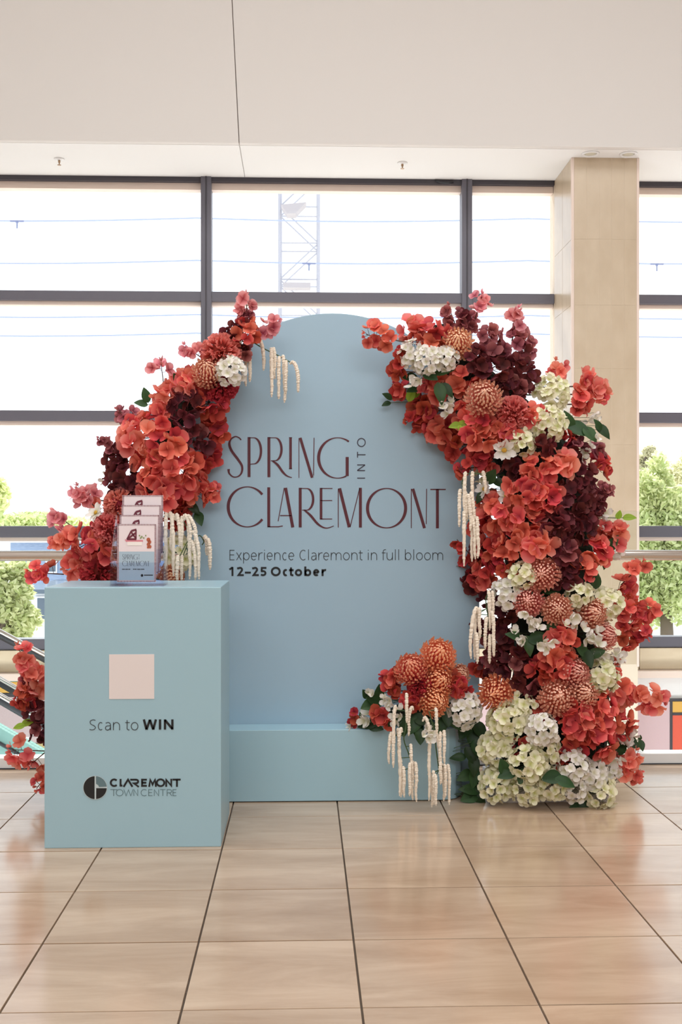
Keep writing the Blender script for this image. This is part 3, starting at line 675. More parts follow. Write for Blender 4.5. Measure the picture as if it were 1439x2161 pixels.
for p in (arc(484, 1555, 38, 37, -42, -318, 24), [(556, 1512), (556, 1588), (577, 1588)], [(590, 1601), (640, 1520), (690, 1601)],
          [(665, 1521), (728, 1521)] + arc(732, 1541, 22, 20, -90, 90, 12) + [(702, 1561), (762, 1601)],
          [(852, 1521), (798, 1521), (798, 1590), (852, 1590)], [(798, 1555), (846, 1555)], [(878, 1601), (890, 1522), (916, 1576), (944, 1522), (954, 1601)],
          arc(1006, 1555, 42, 38, 0, 360, 30), [(1070, 1601), (1070, 1522), (1126, 1588), (1126, 1511)], [(1140, 1520), (1232, 1520)], [(1190, 1520), (1190, 1601)]):
    ribbon(lb, p, w, fq)
lb.obj('logo_lettering', M['ink'], pn)
lb = MB()
for p in ([(440, 1632), (518, 1632)], [(479, 1632), (479, 1704)], arc(545, 1667, 39, 36, 0, 360, 28), [(592, 1630), (618, 1702), (645, 1634), (671, 1702), (697, 1630)],
          [(706, 1704), (706, 1632), (750, 1702), (750, 1630)], arc(823, 1667, 36, 36, -48, -312, 24), [(915, 1632), (872, 1632), (872, 1702), (915, 1702)], [(872, 1666), (910, 1666)],
          [(935, 1704), (935, 1632), (985, 1702), (985, 1630)], [(1000, 1632), (1062, 1632)], [(1031, 1632), (1031, 1704)],
          [(1080, 1704), (1080, 1632), (1108, 1632)] + arc(1110, 1650, 20, 18, -90, 90, 10) + [(1080, 1668)], [(1106, 1668), (1134, 1704)],
          [(1185, 1632), (1145, 1632), (1145, 1702), (1185, 1702)], [(1145, 1666), (1180, 1666)]):
    ribbon(lb, p, 7, fq)
lb.obj('logo_small_lettering', M['logo_grey'], pn)

# ------------------------------------------------------------ brochures in a clear stand
def S(x, y): return (220 + x * .16678, 1030 + y * .1668)
YH = YP + .10
hb = at(*S(420, 1190), YH)
zt_ = hp + .002
ho = thing('brochure_stand', (hb.x, YH, hp), 'clear acrylic tiered brochure stand on top of the blue plinth', 'stand')
def bx(x0, x1):  # world x from sheet px
    return at(S(x0, 0)[0], 1150, YH).x, at(S(x1, 0)[0], 1150, YH).x
ax, bx_ = bx(100, 770)
MB().box(ax, bx_, YH - .06, YH + .10, hp + .0005, hp + .005).obj('base', M['acrylic'], ho)
for x in (ax, bx_ - .004): MB().prism([(0, 0), (0, 0), (0, 0)], 0, 0) if False else MB().add([(x, YH - .055, hp + .005), (x + .004, YH - .055, hp + .005), (x + .004, YH + .1, hp + .005), (x, YH + .1, hp + .005), (x, YH - .05, hp + .11), (x + .004, YH - .05, hp + .11), (x + .004, YH + .1, hp + .30), (x, YH + .1, hp + .30)], [(3, 2, 1, 0), (4, 5, 6, 7), (0, 1, 5, 4), (1, 2, 6, 5), (2, 3, 7, 6), (3, 0, 4, 7)]).obj('side_panel', M['acrylic'], ho)
for k in range(4): MB().box(ax + .004, bx_ - .004, YH - .058 + .034 * k, YH - .055 + .034 * k, hp + .005, hp + .10 + .055 * k).obj('divider', M['acrylic'], ho)
tiers = [((160, 1190), (655, 455)), ((190, 1190), (700, 340)), ((215, 1190), (715, 215)), ((225, 1190), (742, 90))]
labs = ['complete blush and blue brochure with striped edge, frontmost in the clear stand', 'striped brochure in the second tier, peeking just above the frontmost one',
        'striped brochure in the third tier of the clear stand', 'rearmost and tallest-standing striped brochure in the clear stand']
for k in range(4):
    y = YH - .052 + .034 * k
    (xl, yb_), (xr, yt) = tiers[k]
    H = (1190 - 455)
    def fb(u, v, dy=0.0, y=y, xl=xl, xr=xr, yt=yt):
        p = at(*S(xl + (xr - xl) * u, yt + H * v), y - dy); p.y += .008 * (1 - v); return p
    pz = fb(.5, 1)
    b = thing('brochure', (pz.x, y, pz.z), labs[k], 'brochure', 'brochures in the stand')
    m_ = MB(); c = [fb(0, 1, 0), fb(1, 1, 0), fb(1, 0, 0), fb(0, 0, 0)]
    m_.add(c + [p + Vector((0, .0015, 0)) for p in c], [(0, 1, 2, 3), (7, 6, 5, 4), (0, 4, 5, 1), (1, 5, 6, 2), (2, 6, 7, 3), (3, 7, 4, 0)])
    b = m_.obj('sheet', M['paper'], b)
    def rect(mb, u0, v0, u1, v1, d, fb=fb): mb.add([fb(u0, v1, d), fb(u1, v1, d), fb(u1, v0, d), fb(u0, v0, d)], [(0, 1, 2, 3)])
    sm = MB()
    for q in range(34):
        u = .01 + .98 * q / 34
        for v in (0, .975): rect(sm, u, v, u + .013, v + .025, .001)
    for q in range(46):
        v = .01 + .98 * q / 46
        for u in (0, .955): rect(sm, u, v, u + .045, v + .0095, .001)
    sm.obj('edge_stripes', M['stripe'], b)
    hm = MB()
    def fr(u, v, fb=fb): return fb(u, v, .0012)
    for p in ([(.25, .265), (.36, .12)], [(.36, .12), (.49, .095)], [(.48, .1), (.48, .265)], [(.27, .255), (.48, .15)], [(.36, .14), (.48, .25)], [(.25, .262), (.49, .262)]): ribbon(hm, p, .036, fr)
    hm.obj('house_print', M['stripe'], b)
    if k == 0:
        q = MB(); rect(q, .05, .475, .95, .965, .0008); q.obj('blue_field', M['paper_blue'], b)
        q = MB(); rect(q, .22, .275, .66, .305, .0011); rect(q, .2, .265, .24, .285, .0011); q.obj('pink_print', M['pinkprint'], b)
        q = MB(); rect(q, .26, .305, .64, .37, .0010); q.obj('cream_print', M['paleprint'], b)
        q = MB()
        for (u, v, rr) in ((.80, .27, .05), (.83, .31, .045), (.80, .35, .045), (.84, .39, .04), (.79, .4, .03)): q.add([fb(*p, .0013) for p in arc(u, v, rr, rr * .75, 0, 360, 12)[:-1]], [tuple(range(11, -1, -1))])
        q.obj('bouquet_print', M['brownprint'], b)
        q = MB()
        for (u, v, rr) in ((.57, .2, .02), (.63, .22, .025), (.6, .24, .02), (.68, .24, .02), (.73, .2, .018)): q.add([fb(*p, .0013) for p in arc(u, v, rr, rr * .75, 0, 360, 10)[:-1]], [tuple(range(9, -1, -1))])
        q.obj('leaf_print', M['greenprint'], b)
        d = lambda x, y_: fb(.12 + x / 1439 * .74, .52 + (y_ - 60) / 600 * .215, .0014)
        t1, t2 = deco(d); t1.obj('title_lettering', M['navy'], b); t2.obj('small_lettering', M['navy'], b)
        q = MB()
        for (u0, u1) in ((.13, .2), (.21, .28), (.29, .34), (.41, .45), (.455, .5), (.515, .6), (.61, .7)): rect(q, u0, .772, u1, .785, .0014)
        q.obj('date_lettering', M['ink2'], b)['kind'] = 'stuff'
        q = MB(); q.add([fb(*p, .0014) for p in arc(.64, .885, .032, .024, 0, 360, 14)[:-1]], [tuple(range(13, -1, -1))]); rect(q, .69, .872, .92, .888, .0014); q.obj('logo', M['ink'], b)

# ------------------------------------------------------------ flower pieces (shared meshes)
def petal_verts(r, wid, cup, crease, rnd, us=(0, .28, .55, .8, 1.0), vs=(-1, 0, 1), wave=.05, tip=.35, p=.8):
    V, A = [], []
    for u in us:
        w = wid * (math.sin(math.pi * min(u, .93) ** p * .80 + .12)) if u < 1 else wid * tip
        for v in vs:
            V.append(Vector((r * u * (1 - .10 * abs(v) * (u > .9)), v * w * r, r * (cup * u * u + crease * abs(v) * u) + rnd.uniform(-wave, wave) * r * u)))
            A.append(u)
    n = len(vs); Fs = [(i * n + k, (i + 1) * n + k, (i + 1) * n + k + 1, i * n + k + 1) for i in range(len(us) - 1) for k in range(n - 1)]
    return V, Fs, A
def leaf_verts(wid, cup, crease, rnd):
    V, A = [], []; us = (0, .12, .28, .46, .64, .82, .93, 1)
    for u in us:
        w = wid * math.sin(math.pi * u ** .8) ** .85 if 0 < u < 1 else .004
        for v in (-1, 0, 1): V.append(Vector((u - .0 * abs(v), v * w, cup * u * u + crease * abs(v) * math.sin(math.pi * u) + rnd.uniform(-.012, .012)))); A.append(.3 + .7 * abs(v))
    return V, [(3 * i + k, 3 * i + 3 + k, 3 * i + 4 + k, 3 * i + 1 + k) for i in range(len(us) - 1) for k in (0, 1)], A
def floret_mesh(name, mt, npet, rnd, wid=.55, cup=.12, crease=.12, tilt=.25, wave=.05, tip=.35, us=(0, .28, .55, .8, 1.0)):
    mb = MB()
    for k in range(npet):
        V, Fs, A = petal_verts(1, wid, cup, crease, rnd, us=us, wave=wave, tip=tip)
        q = Quaternion((0, 0, 1), 2 * math.pi * k / npet + rnd.uniform(-.22, .22)) @ Quaternion((0, 1, 0), -tilt + rnd.uniform(-.25, .25)) @ Quaternion((1, 0, 0), rnd.uniform(-.2, .2))
        s = rnd.uniform(.85, 1.1)
        mb.add([q @ v * s for v in V], Fs, A)
    return mb.mesh(name, mt, smooth=True, att=True)
rm = random.Random(21)
FL = {}
for c in ('coral', 'red', 'burgundy', 'pink', 'salmon', 'plum'):
    FL[c] = [floret_mesh('blossom', M[c], 3 if k == 4 else 4, rm, wid=rm.uniform(.5, .6), cup=rm.uniform(-.12, .25), tilt=rm.uniform(.1, .5), wave=.06, tip=.42) for k in range(5)]
for c in ('cream', 'white'):
    FL['h' + c] = [floret_mesh('floret', M[c], 4, rm, wid=.54, cup=rm.uniform(-.1, .15), tilt=rm.uniform(.1, .35), wave=.04, tip=.42) for k in range(4)]
FL['bract'] = [floret_mesh('bract_flower', M['white'], 3, rm, wid=.42, cup=.3, tilt=.55, wave=.05, tip=.14) for k in range(3)]
FL['daisy'] = [floret_mesh('petal_ring', M['white'], 8, rm, wid=.28, cup=.05, tilt=.15, wave=.03, tip=.24)]
FL['bud'] = [floret_mesh('blossom', M['coral'], 3, rm, wid=.4, cup=.5, tilt=1.0, wave=.05) for k in range(2)]
LF = {c: [] for c in ('leaf', 'lime')}
for c in LF:
    for k in range(3):
        mb = MB(); V, Fs, A = leaf_verts(.27 + .03 * k, -.2 + .12 * k, .12, rm)
        mb.add(V, Fs, A); LF[c].append(mb.mesh('leaf', M[c], smooth=True, att=True))
def mum_mesh(mt, rnd):
    """incurved chrysanthemum: spoon petals leave the calyx and close over the crown like scales"""
    mb = MB(); rings = [(4, 6), (8, 16), (12, 27), (16, 38), (19, 49), (22, 61), (23, 73), (24, 86), (22, 99), (20, 113), (16, 127)]
    for n, th in rings:
        o = rnd.random() * 6
        for k in range(n):
            a = o + 2 * math.pi * (k + rnd.uniform(-.2, .2)) / n; L = rnd.uniform(.9, 1.08)
            loose = 1 + .10 * rnd.random() * (th > 60)
            pts = [Vector((math.sin(t) * math.cos(a), math.sin(t) * math.sin(a), math.cos(t))) * s_ * L for t, s_ in
                   ((math.radians(th + 16), .36), (math.radians(th + 12), .64), (math.radians(th + 6), .86 * loose), (math.radians(th - 1), 1.0 * loose), (math.radians(th - 9), 1.04 * loose))]
            side = Vector((-math.sin(a), math.cos(a), 0)); wd = rnd.uniform(.9, 1.15) * (.85 if th < 20 else 1)
            vs = []; A = []
            for i, p in enumerate(pts):
                w = (.03, .045, .062, .068, .04)[i] * wd
                vs += [p - side * w, p + (p.normalized() * .4 + (pts[1] - pts[0]).cross(side).normalized() * 0 + Vector((0, 0, 0))) * .05 * wd, p + side * w]; A += [(.0, .08, .34, .62, 1.0)[i]] * 3
            mb.add(vs, [(3 * i + j, 3 * i + j + 1, 3 * i + j + 4, 3 * i + j + 3) for i in range(4) for j in range(2)], A)
    return mb.mesh('petals', M[mt], smooth=True, att=True)
MUM = {c: [mum_mesh(c, rm) for k in range(2)] for c in ('peach', 'orange', 'rose')}
def frill_mesh(mt, rnd):
    mb = MB(); n = 120
    for k in range(n):
        z = 1 - 1.45 * (k + .5) / n; a = k * 2.39996 + rnd.uniform(-.2, .2); q = math.sqrt(max(0, 1 - z * z))
        d = Vector((q * math.cos(a), q * math.sin(a), z)); d = (d + Vector((rnd.gauss(0, .1), rnd.gauss(0, .1), rnd.gauss(0, .1)))).normalized()
        u = d.orthogonal().normalized(); w = d.cross(u); b = rnd.uniform(0, 6.28); u, w = u * math.cos(b) + w * math.sin(b), w * math.cos(b) - u * math.sin(b)
        vs = []; A = []
        for s_, hw_ in ((.55, .06), (.85, .15), (1.05, .2)):
            for j in range(5):
                v = (j - 2) / 2
                vs.append(d * s_ * (1 + rnd.uniform(-.04, .04)) + u * v * hw_ + w * ((.07 if j % 2 else -.07) * (s_ - .4) * 1.5 + .1 * v * v * (s_ - .5))); A.append((s_ - .5) / .55)
        mb.add(vs, [(5 * i + j, 5 * i + j + 1, 5 * i + j + 6, 5 * i + j + 5) for i in range(2) for j in range(4)], A)
    return mb.mesh('petals', M[mt], smooth=True, att=True)
FRL = {c: [frill_mesh(c, rm) for k in range(2)] for c in ('frill', 'frill_red')}
CORE = {c: MB().blob((0, 0, 0), (.36, .36, .42), rm, .05, 8, 6).mesh('core', M[c], smooth=True, att=True) for c in ('peach', 'orange', 'rose', 'frill', 'frill_red')}
disc = MB().blob((0, 0, .08), (.2, .2, .12), rm, .1, 10, 6).mesh('disc', M['yellow'], smooth=True)

# ------------------------------------------------------------ where the arrangement runs
XC = {'left': [(640, 535), (700, 500), (760, 468), (850, 400), (930, 345), (1000, 320), (1060, 290), (1130, 235), (1230, 190)],
      'low': [(1300, 70), (1700, 80)],
      'right': [(660, 930), (760, 960), (850, 1040), (900, 1090), (950, 1120), (1050, 1150), (1200, 1160), (1350, 1180), (1500, 1180), (1700, 1165)],
      'step': [(1340, 890), (1700, 890)]}
HW = {'left': 95, 'low': 70, 'right': 165, 'step': 120}
YCN = {'left': 5.42, 'low': 5.40, 'right': 5.46, 'step': 5.43}
DEP = {'left': .15, 'low': .05, 'right': .27, 'step': .20}
def region(x, y):
    if x < 620: return 'left' if y < 1290 else 'low'
    if x < 1015 and y > 1340: return 'step'
    return 'right'
def seat(x, y, fwd=0):
    g = region(x, y); t = max(-1.15, min(1.15, (x - interp(XC[g], y)) / HW[g]))
    d = DEP[g] * (.7 if g == 'right' and x < 1000 and y < 960 else 1)
    Y = YCN[g] - d * math.sqrt(max(.0, 1 - t * t)) - fwd
    n = Vector((t * .9, -1, .12)); 
    if g in ('left', 'step'): n.z = .3
    if g == 'left': n.x -= .15
    return at(x, y, Y), n.normalized(), Y / F, Vector((at(interp(XC[g], y), y, YCN[g])))
def facing(n, roll, rnd, jit=.0):
    n = (n + Vector((rnd.gauss(0, jit), rnd.gauss(0, jit), rnd.gauss(0, jit)))).normalized()
    return n.to_track_quat('Z', 'Y') @ Quaternion((0, 0, 1), roll)
GRP = {'S': 'blossom sprays in the display', 'T': 'blossom sprays in the display', 'H': 'hydrangea heads in the display', 'M': 'chrysanthemums in the display',
       'F': 'frilled pompom blooms in the display', 'W': 'white bract sprigs in the display', 'C': 'white cosmos in the display', 'L': 'leaf sprigs in the display', 'A': 'hanging amaranth stems in the display'}
def dome(n, N, rnd, zmin=.0):
    """n directions over the cap facing N"""
    q = N.to_track_quat('Z', 'Y'); o = []
    for k in range(n):
        z = 1 - (1 - zmin) * (k + .5) / n; a = k * 2.39996 + rnd.uniform(-.25, .25); s = math.sqrt(max(0, 1 - z * z))
        o.append(q @ Vector((s * math.cos(a), s * math.sin(a), z)))
    return o
def spray(col, x, y, r, label, a=20, n=None, fwd=0, flat=.6, group=None):
    rnd = random.Random(int(x * 7 + y * 13)); c, N, k, core = seat(x, y, fwd)
    root = c.lerp(core, .55) + Vector((0, .04, -.01))
    t = thing('blossom_spray', root, label, 'blossoms', GRP['S'])
    R = max(r - a * .55, 4) * k; n = n or max(3, int(3.0 * (r / a) ** 2))
    sm = MB().tube([root, c - N * .05, c - N * .02], .0035, 4)
    ds = dome(n, N, rnd, -.05)
    for i, d in enumerate(ds):
        q = rnd.uniform(.78, 1.08)
        p = c + d * R * q - N * (R * (1 - flat) * max(0, d.dot(N)))
        cc = col if rnd.random() > .14 else {'coral': 'red', 'red': 'coral', 'burgundy': 'plum', 'pink': 'salmon', 'salmon': 'coral', 'plum': 'burgundy'}[col]
        f = (d * .75 + N * .55 + Vector((0, -.25, .05))).normalized()
        link('blossom', rnd.choice(FL[cc]), t, p, facing(f, rnd.uniform(0, 6.28), rnd, .45), a * k * rnd.uniform(.8, 1.2))
        sm.tube([c - N * .03, p - f * .006], .0014, 3, cap=False)
    sm.obj('stem', M['stem'], t)
def tip(col, x, y, x1, y1, a, n, label, fwd=0, start=.35, bud=True, curve=0):
    """a long spray running from x, y out to x1, y1 with blossoms along its outer part"""
    a *= 1.12
    rnd = random.Random(int(x * 5 + y1 * 11)); c, N, k, core = seat(x, y, fwd); e = at(x1, y1, c.y - .03)
    t = thing('blossom_spray', c, label, 'blossoms', GRP['S'])
    mid = (c + e) / 2 + Vector((0, 0, curve * k))
    P = lambda q: c * (1 - q) ** 2 + mid * 2 * q * (1 - q) + e * q * q
    sm = MB().tube([P(q / 8) for q in range(9)], [.0032 - .0002 * q for q in range(9)], 4)
    ax = (e - c).normalized()
    for i in range(n):
        q = start + (1 - start) * (i + .5) / n
        off = Vector((rnd.gauss(0, 1), rnd.gauss(-.5, .6), rnd.gauss(0, 1))); off = (off - ax * off.dot(ax)).normalized() * a * k * rnd.uniform(.35, .95)
        p = P(q) + off
        f = (off.normalized() * .6 + Vector((0, -.75, .1)) + ax * .3).normalized()
        link('blossom', rnd.choice(FL[col]), t, p, facing(f, rnd.uniform(0, 6.28), rnd, .35), a * k * rnd.uniform(.8, 1.15) * (1 - .25 * q))
        sm.tube([P(max(0, q - .06)), p - f * .004], .0014, 3, cap=False)
    if bud:
        for s_ in (-1, 1):
            p = e + ax * a * k * .1 + Vector((0, 0, s_ * .2 * a * k)); sm.tube([P(.93), p], .0013, 3, cap=False); me = FL[col][4]
            link('bud', me, t, p, facing(ax, rnd.uniform(0, 6), rnd, .3), (a * k * .28, a * k * .28, a * k * .7))
    sm.obj('stem', M['stem'], t)
def hydrangea(col, x, y, r, label, a=10.5, fwd=.02):
    rnd = random.Random(int(x * 3 + y * 17)); c, N, k, core = seat(x, y, fwd)
    root = c.lerp(core, .6) + Vector((0, .03, 0))
    t = thing('hydrangea', root, label, 'flower', GRP['H']); R = r * k
    sm = MB().tube([root, c - N * R * .2], .004, 5)
    for i, d in enumerate(dome(int(3.6 * (r / a) ** 2), (N + Vector((0, 0, .15))).normalized(), rnd, -.25)):
        q = rnd.uniform(.86, 1.0); p = c + d * R * q - N * R * .22
        link('floret', rnd.choice(FL['h' + col]), t, p, facing((d * .85 + Vector((0, -.2, .05))).normalized(), rnd.uniform(0, 6.28), rnd, .2), a * k * rnd.uniform(.95, 1.25))
        sm.tube([c - N * R * .3, p - d * .004], .0011, 3, cap=False)
    sm.obj('stem', M['gstem'], t)
def ball(kind, col, x, y, r, label, fwd=.04, nx=0, nz=0):
    rnd = random.Random(int(x * 9 + y * 5)); c, N, k, core = seat(x, y, fwd); N = (N + Vector((nx, 0, nz + .1))).normalized()
    root = c.lerp(core, .6) + Vector((0, .04, 0))
    t = thing('chrysanthemum' if kind == 'M' else 'pompom_bloom', root, label, 'flower', GRP[kind])
    R = r * k; q = facing(N, rnd.uniform(0, 6.28), rnd, .12); b = c - N * R * .3
    o = link('petals', rnd.choice((MUM if kind == 'M' else FRL)[col]), t, b, q, (R, R, R * .92)); o['kind'] = 'stuff'
    link('core', CORE[col], t, b, q, R * 1.5)
    MB().tube([root, b - N * R * .3], .005, 5).obj('stem', M['gstem'], t)
def leaves(x, y, label, ls, col='leaf', fwd=.0, name='leaf_sprig'):
    """ls: list of (dx, dy, size, direction in degrees)"""
    rnd = random.Random(int(x * 2 + y * 3)); c, N, k, core = seat(x, y, fwd)
    root = c.lerp(core, .8) + Vector((0, .02, 0))
    t = thing(name, root, label, 'leaves', GRP['L']); sm = MB()
    for dx, dy, s, ang in ls:
        a = math.radians(ang); d = Vector((math.cos(a), -.25 + rnd.uniform(-.2, .1), math.sin(a))).normalized()
        p = c + Vector((dx * k, rnd.uniform(-.015, .01), -dy * k)) - d * s * k * .5
        nn = Vector((0, -1, .45)); nn = (nn - d * nn.dot(d)).normalized(); yv = nn.cross(d)
        q = Matrix((d, yv, nn)).transposed().to_quaternion()
        link('leaf', rnd.choice(LF[col]), t, p, q, s * k)
        sm.tube([root, (root + p) / 2 + Vector((0, -.01, 0)), p + d * s * k * .1], .0016, 3, cap=False)
    sm.obj('stem', M['gstem'], t)
def sprig(x, y, label, ps, fwd=.05, a=15, lv=()):
    """white bracts: ps list of (dx, dy)"""
    rnd = random.Random(int(x * 4 + y * 7)); c, N, k, core = seat(x, y, fwd); root = c.lerp(core, .45) + Vector((0, .02, 0))
    t = thing('white_bract_sprig', root, label, 'blossoms', GRP['W']); sm = MB()
    for dx, dy in ps:
        p = c + Vector((dx * k, rnd.uniform(-.02, .01), -dy * k)); f = (N + Vector((rnd.gauss(0, .5), 0, rnd.gauss(0, .5)))).normalized()
        link('bract_flower', rnd.choice(FL['bract']), t, p, facing(f, rnd.uniform(0, 6.28), rnd, .1), a * k * rnd.uniform(.9, 1.25))
        sm.tube([root, p - f * .004], .0013, 3, cap=False)
    for dx, dy, s, ang in lv:
        aa = math.radians(ang); d = Vector((math.cos(aa), -.2, math.sin(aa))).normalized(); p = c + Vector((dx * k, .012, -dy * k)) - d * s * k * .5
        nn = Vector((0, -1, .45)); nn = (nn - d * nn.dot(d)).normalized()
        link('leaf', rnd.choice(LF['leaf']), t, p, Matrix((d, nn.cross(d), nn)).transposed().to_quaternion(), s * k)
        sm.tube([root, p], .0013, 3, cap=False)
    sm.obj('stem', M['gstem'], t)
def cosmos(x, y, r, label, fwd=.07):
    rnd = random.Random(int(x * 6 + y)); c, N, k, core = seat(x, y, fwd); root = c.lerp(core, .5) + Vector((0, .02, 0))
    t = thing('cosmos_flower', root, label, 'flower', GRP['C']); q = facing(N, rnd.uniform(0, 6), rnd, .25)
    link('petal_ring', FL['daisy'][0], t, c, q, r * k); link('disc', disc, t, c, q, r * k)
    MB().tube([root, c - N * .005], .002, 4).obj('stem', M['gstem'], t)
def amaranth(stem, tassels, label, Y, w=5.0):
    """stem: pixel points; tassels: (x0, y0, x1, y1, lift)"""
    rnd = random.Random(int(stem[0][0] * 3 + stem[0][1])); k = Y / F
    pts = [at(px, py, Y) for px, py in stem]; root = pts[0]
    t = thing('amaranth_stem', root, label, 'flower', GRP['A'])
    s3 = cat([(p.x, p.z) for p in pts], 4); sm = MB().tube([(a, Y, b) for a, b in s3], .003, 5)
    for x0, y0, x1, y1, lift in tassels:
        dy = rnd.uniform(-.03, .012)
        c = cat([(x0, y0), (x0 + (x1 - x0) * .35, y0 - lift), (x0 + (x1 - x0) * .75, y0 - lift * .2 + (y1 - y0) * .12), (x1 - (x1 - x0) * .02, y0 + (y1 - y0) * .4), (x1 + rnd.uniform(-2, 2), y0 + (y1 - y0) * .72), (x1, y1)], 6)
        c = cat(c[::3] + ([c[-1]] if (len(c) - 1) % 3 else []), 5); n = len(c); P = [at(px, py, Y + dy - .012 * math.sin(math.pi * i / n)) for i, (px, py) in enumerate(c)]
        rs = [.72 * w * k * (.65 + .55 * math.sin(math.pi * min(1, (i / n) ** .8 * .95))) * (1 if i < n - 3 else .6) * rnd.uniform(.86, 1.14) for i in range(n)]
        MB().tube(P, rs, 8, jit=.16, rnd=rnd).obj('tassel', M['tassel'], t)
        q = min(s3, key=lambda s_: (Vector((s_[0], Y, s_[1])) - P[0]).length)
        sm.tube([(q[0], Y, q[1]), P[0]], .0022, 4, cap=False)
    sm.obj('stem', M['gstem'], t)

# ------------------------------------------------------------ what the flowers are stuck into, coloured dark so gaps look shaded
kB = YBd / F
fs = thing('flower_stand', at(1175, 1690, 5.40) * 1.0, 'tall dark foam column on a white base carrying the right-hand mass of flowers', 'stand')
fs.location.z = 0; PLOC[fs.name].z = 0
b0, b1 = at(1045, 1690, 5.24), at(1290, 1690, 5.24)
MB().box(b0.x, b1.x, 5.26, 5.62, 0, .10).obj('base', M['pot'], fs, bevel=.004)
mb = MB(); rf = random.Random(3); prev = None
ring = []
ys = [690, 760, 830, 890, 950, 1020, 1100, 1180, 1260, 1340, 1420, 1500, 1580, 1650, 1672]
for y in ys:
    c = at(interp(XC['right'], y), y, YCN['right'] if y > 960 else YBd - .10); hwm = interp([(690, 30), (830, 75), (950, 92), (1100, 92), (1340, 95), (1500, 110), (1672, 115)], y) * kB
    ring.append((c, hwm))
vs = []; sd = 18
for c, h in ring:
    for q in range(sd):
        a = 2 * math.pi * q / sd; j = rf.uniform(.92, 1.05)
        vs.append((c.x + h * math.cos(a) * j, c.y + (min(h, .15) if c.y > 5.4 else .08) * math.sin(a) * j, c.z + rf.uniform(-.01, .01)))
n = len(ring)
mb.add(vs, [(i * sd + q, (i + 1) * sd + q, (i + 1) * sd + (q + 1) % sd, i * sd + (q + 1) % sd) for i in range(n - 1) for q in range(sd)] + [tuple(range(sd)), tuple((n - 1) * sd + q for q in range(sd - 1, -1, -1))])
mb.obj('foam_core', M['foam'], fs)
gp = [at(interp(XC['left'], y), y, YBd - .05) for y in (690, 740, 800, 860, 930, 1000, 1070, 1150, 1225)] + [at(x, y, 5.40) for x, y in ((160, 1320), (128, 1410), (122, 1500), (120, 1600), (120, 1668))]
tag(MB().tube(gp, [.03, .035, .04, .042, .042, .042, .042, .042, .04, .045, .045, .045, .045, .05], 12, jit=.12, rnd=rf).obj('foam_garland', M['foam']), 'dark foam garland from the left arch shoulder down behind the plinth, hidden among flowers', 'garland')
tag(MB().tube([at(790, 1525, 5.40), at(850, 1500, 5.40), at(930, 1490, 5.40), at(1000, 1500, 5.40)], [.02, .045, .06, .06], 10, jit=.12, rnd=rf).obj('foam_garland', M['foam']), 'dark foam block on the blue step carrying the orange chrysanthemums', 'garland')

# ------------------------------------------------------------ left shoulder of the arch, from the top down
tip('pink', 522, 700, 520, 628, 18, 6, 'pink blossom spray standing topmost on the left shoulder, crossing the window transom', start=.55)
tip('pink', 535, 700, 584, 678, 17, 6, 'pink-red spray pointing right over the top left curve of the board', start=.3)
spray('plum', 518, 674, 24, 'plum blossom tuft just below the topmost pink spray', a=15, n=8)
spray('burgundy', 492, 703, 24, 'burgundy tuft left of the topmost coral cluster on the left shoulder', a=15, n=8)
spray('coral', 520, 703, 32, 'topmost coral cluster on the left shoulder, above the frilled pompoms', a=18, fwd=.03)
spray('burgundy', 515, 742, 18, 'small burgundy tuft beside the root of the upper hanging amaranth', a=14, n=5)
tip('pink', 440, 765, 392, 732, 17, 5, 'pink spray reaching left beside the upper frilled pompom', start=.45)
ball('F', 'frill', 462, 738, 42, 'upper frilled coral pompom on the left shoulder')
ball('F', 'frill_red', 466, 805, 38, 'lower frilled red pompom beneath the white hydrangea of the left shoulder', fwd=.02)
ball('M', 'peach', 436, 783, 33, 'peach chrysanthemum left of the white hydrangea on the left shoulder', fwd=.06)
hydrangea('white', 488, 781, 32, 'white hydrangea head on the left shoulder between pompoms and chrysanthemum', fwd=.09)
tip('pink', 348, 835, 340, 768, 19, 4, 'pink two-flower spray on a bare stem above the left garland', start=.75)
leaves(306, 842, 'green leaf pair sticking out above the plum tuft at left', [(2, -8, 34, 105), (-8, 10, 30, 170)], 'leaf', .02)
leaves(373, 800, 'narrow green leaf between the bare-stemmed pink spray and the peach chrysanthemum', [(0, 0, 30, 120)], 'leaf', .02)
spray('salmon', 392, 812, 40, 'pale salmon cluster left below the peach chrysanthemum', a=19, fwd=.0)
spray('salmon', 350, 842, 38, 'salmon cluster under the bare-stemmed pink spray', a=19)
spray('red', 442, 845, 44, 'red cluster against the board just under the lower frilled pompom', a=20)
spray('burgundy', 392, 862, 46, 'large burgundy cluster in the upper middle of the left garland', a=19, fwd=.02)
spray('coral', 330, 885, 36, 'coral cluster left of the large burgundy one on the left garland', a=20, fwd=.02)
tip('plum', 300, 890, 252, 868, 19, 7, 'plum spray pointing left in front of the dark window transom', start=.25)
spray('salmon', 290, 918, 48, 'broad salmon cluster at the left rim of the garland, below the plum spray', a=23, fwd=.05)
spray('coral', 352, 935, 42, 'coral cluster in the very middle of the left garland', a=22, fwd=.06)
spray('burgundy', 412, 928, 40, 'burgundy cluster showing bare twigs beside the board, left of the title', a=18, fwd=.02)
spray('red', 447, 905, 34, 'red cluster lapping the board highest beside the title lettering', a=21, fwd=.03)
spray('red', 434, 962, 34, 'red cluster lapping the board left of the letter S', a=20, fwd=.0)
tip('plum', 250, 955, 210, 928, 13, 7, 'thin plum sprig curling out furthest left above the burgundy clump', start=.3)
spray('burgundy', 250, 968, 36, 'upper burgundy clump at the left rim of the garland', a=18)
spray('burgundy', 258, 1012, 42, 'lower burgundy clump at the left rim, over the frilled pompoms', a=19)
sprig(226, 1003, 'tiny white bract sprig left of the lower burgundy clump', [(0, 0), (-6, 12)], a=11, fwd=0)
